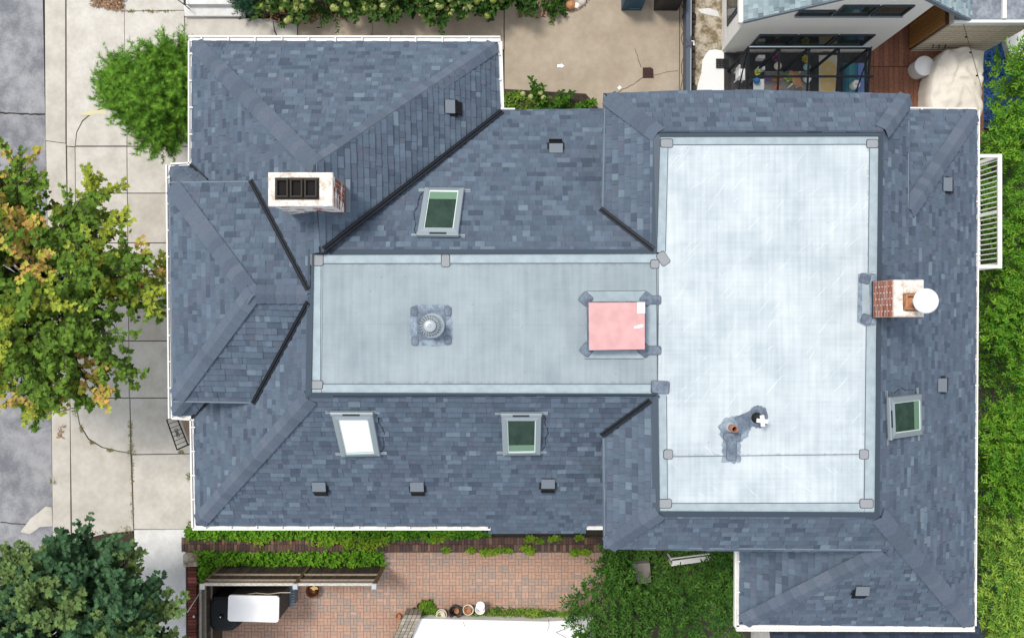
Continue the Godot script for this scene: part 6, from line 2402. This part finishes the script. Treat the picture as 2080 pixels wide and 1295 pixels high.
	shrub("fern", "arching green fern in the mulch between conifer and hydrangeas", "plant", at(640, 5, 0), [[at(640, 2, 0.3), Vector3(0.5, 0.2, 0.35)], [at(672, 18, 0.2), Vector3(0.3, 0.15, 0.2)]], 240, 0.15, leaf_lance,
		func(tone: float, _p: Vector3, _z: int) -> Color: return mixc(Color(0.02, 0.06, 0.012), Color(0.05, 0.12, 0.02), tone), "", 5, 0.5)
	shrub("bed_plant", "low green plant between the hydrangeas and the rocks", "plant", at(1110, 15, 0), [[at(1105, 4, 0.2), Vector3(0.45, 0.2, 0.25)], [at(1130, 14, 0.15), Vector3(0.2, 0.12, 0.15)]], 200, 0.12, leaf_oval,
		func(tone: float, _p: Vector3, _z: int) -> Color: return mixc(Color(0.02, 0.06, 0.012), Color(0.06, 0.12, 0.02), tone), "", 4, 0.6)
	# planting beside the eave notch
	var gl := shrub("hosta", "broad-leaved green plant in the bed at the eave notch", "plant", at(1115, 208, 0), [[at(1085, 212, 0.35), Vector3(0.35, 0.2, 0.25)], [at(1125, 214, 0.35), Vector3(0.4, 0.2, 0.2)], [at(1155, 220, 0.3), Vector3(0.3, 0.15, 0.15)]], 150, 0.16, leaf_oval,
		func(tone: float, _p: Vector3, _z: int) -> Color: return mixc(Color(0.03, 0.085, 0.012), Color(0.08, 0.18, 0.02), tone), "", 5, 0.7)
	for q in [[1062, 190], [1078, 196], [1098, 188], [1104, 198]]:
		put(hm, "flower_head", hmats[1], gl, Transform3D(Basis(), at(q[0], q[1], 0.75)))
	ground_cover("ground_ivy", "low green groundcover beside the broad-leaved plant", [[[1022, 190], [1060, 184], [1075, 200], [1195, 212], [1205, 218], [1205, 230], [1022, 230]]], 700, 0.05, 0.2, 0.085, leaf_oval,
		func(t: float, _p: Vector3, _z: int) -> Color: return mixc(Color(0.05, 0.12, 0.012), Color(0.15, 0.24, 0.03), t + rr(-0.2, 0.2)))
	# bench and stone among the shrubs
	var g := thing("bench", "white slatted garden bench half hidden in the shrubs", "bench", at(1408, 1150, 0))
	for i in 3:
		var st := mb()
		bar(st, at(1366, 1147 - i * 3.4, 0.62), at(1448, 1136 - i * 3.4, 0.62), 0.03, 0.045)
		build(st, "seat_slat", M.plastic_white, g)
	for i in 2:
		var st := mb()
		bar(st, at(1364, 1134, 0.72 + i * 0.15), at(1444, 1124, 0.72 + i * 0.15), 0.05, 0.03)
		build(st, "back_slat", M.paint_white, g)
	for p in [[1366, 1148], [1447, 1137], [1364, 1136], [1444, 1126]]:
		var st := mb()
		var b := at(p[0], p[1], 0.62)
		abox(st, Vector3(b.x - 0.025, 0, b.z - 0.025), Vector3(b.x + 0.025, 0.6, b.z + 0.025))
		build(st, "leg", M.paint_white, g)
	g = thing("stone_slab", "grey rectangular stone slab poking out of the shrubs", "stone", at(1303, 1160, 0))
	var st2 := mb()
	flat_px(st2, [[1284, 1145], [1320, 1143], [1323, 1182], [1298, 1186]], 0.45, 0.45)
	build(st2, "slab", mat(lin(0.25, 0.23, 0.22), 0.95, M.concrete.albedo_texture, 1.5), g)

func _ready() -> void:
	rng.seed = 20240611
	make_camera_and_light()
	make_materials()
	make_ground()
	make_patio()
	make_house()
	make_neighbour()
	make_greenhouse()
	make_deck()
	make_fences()
	make_patio_things()
	make_front_things()
	make_vegetation()
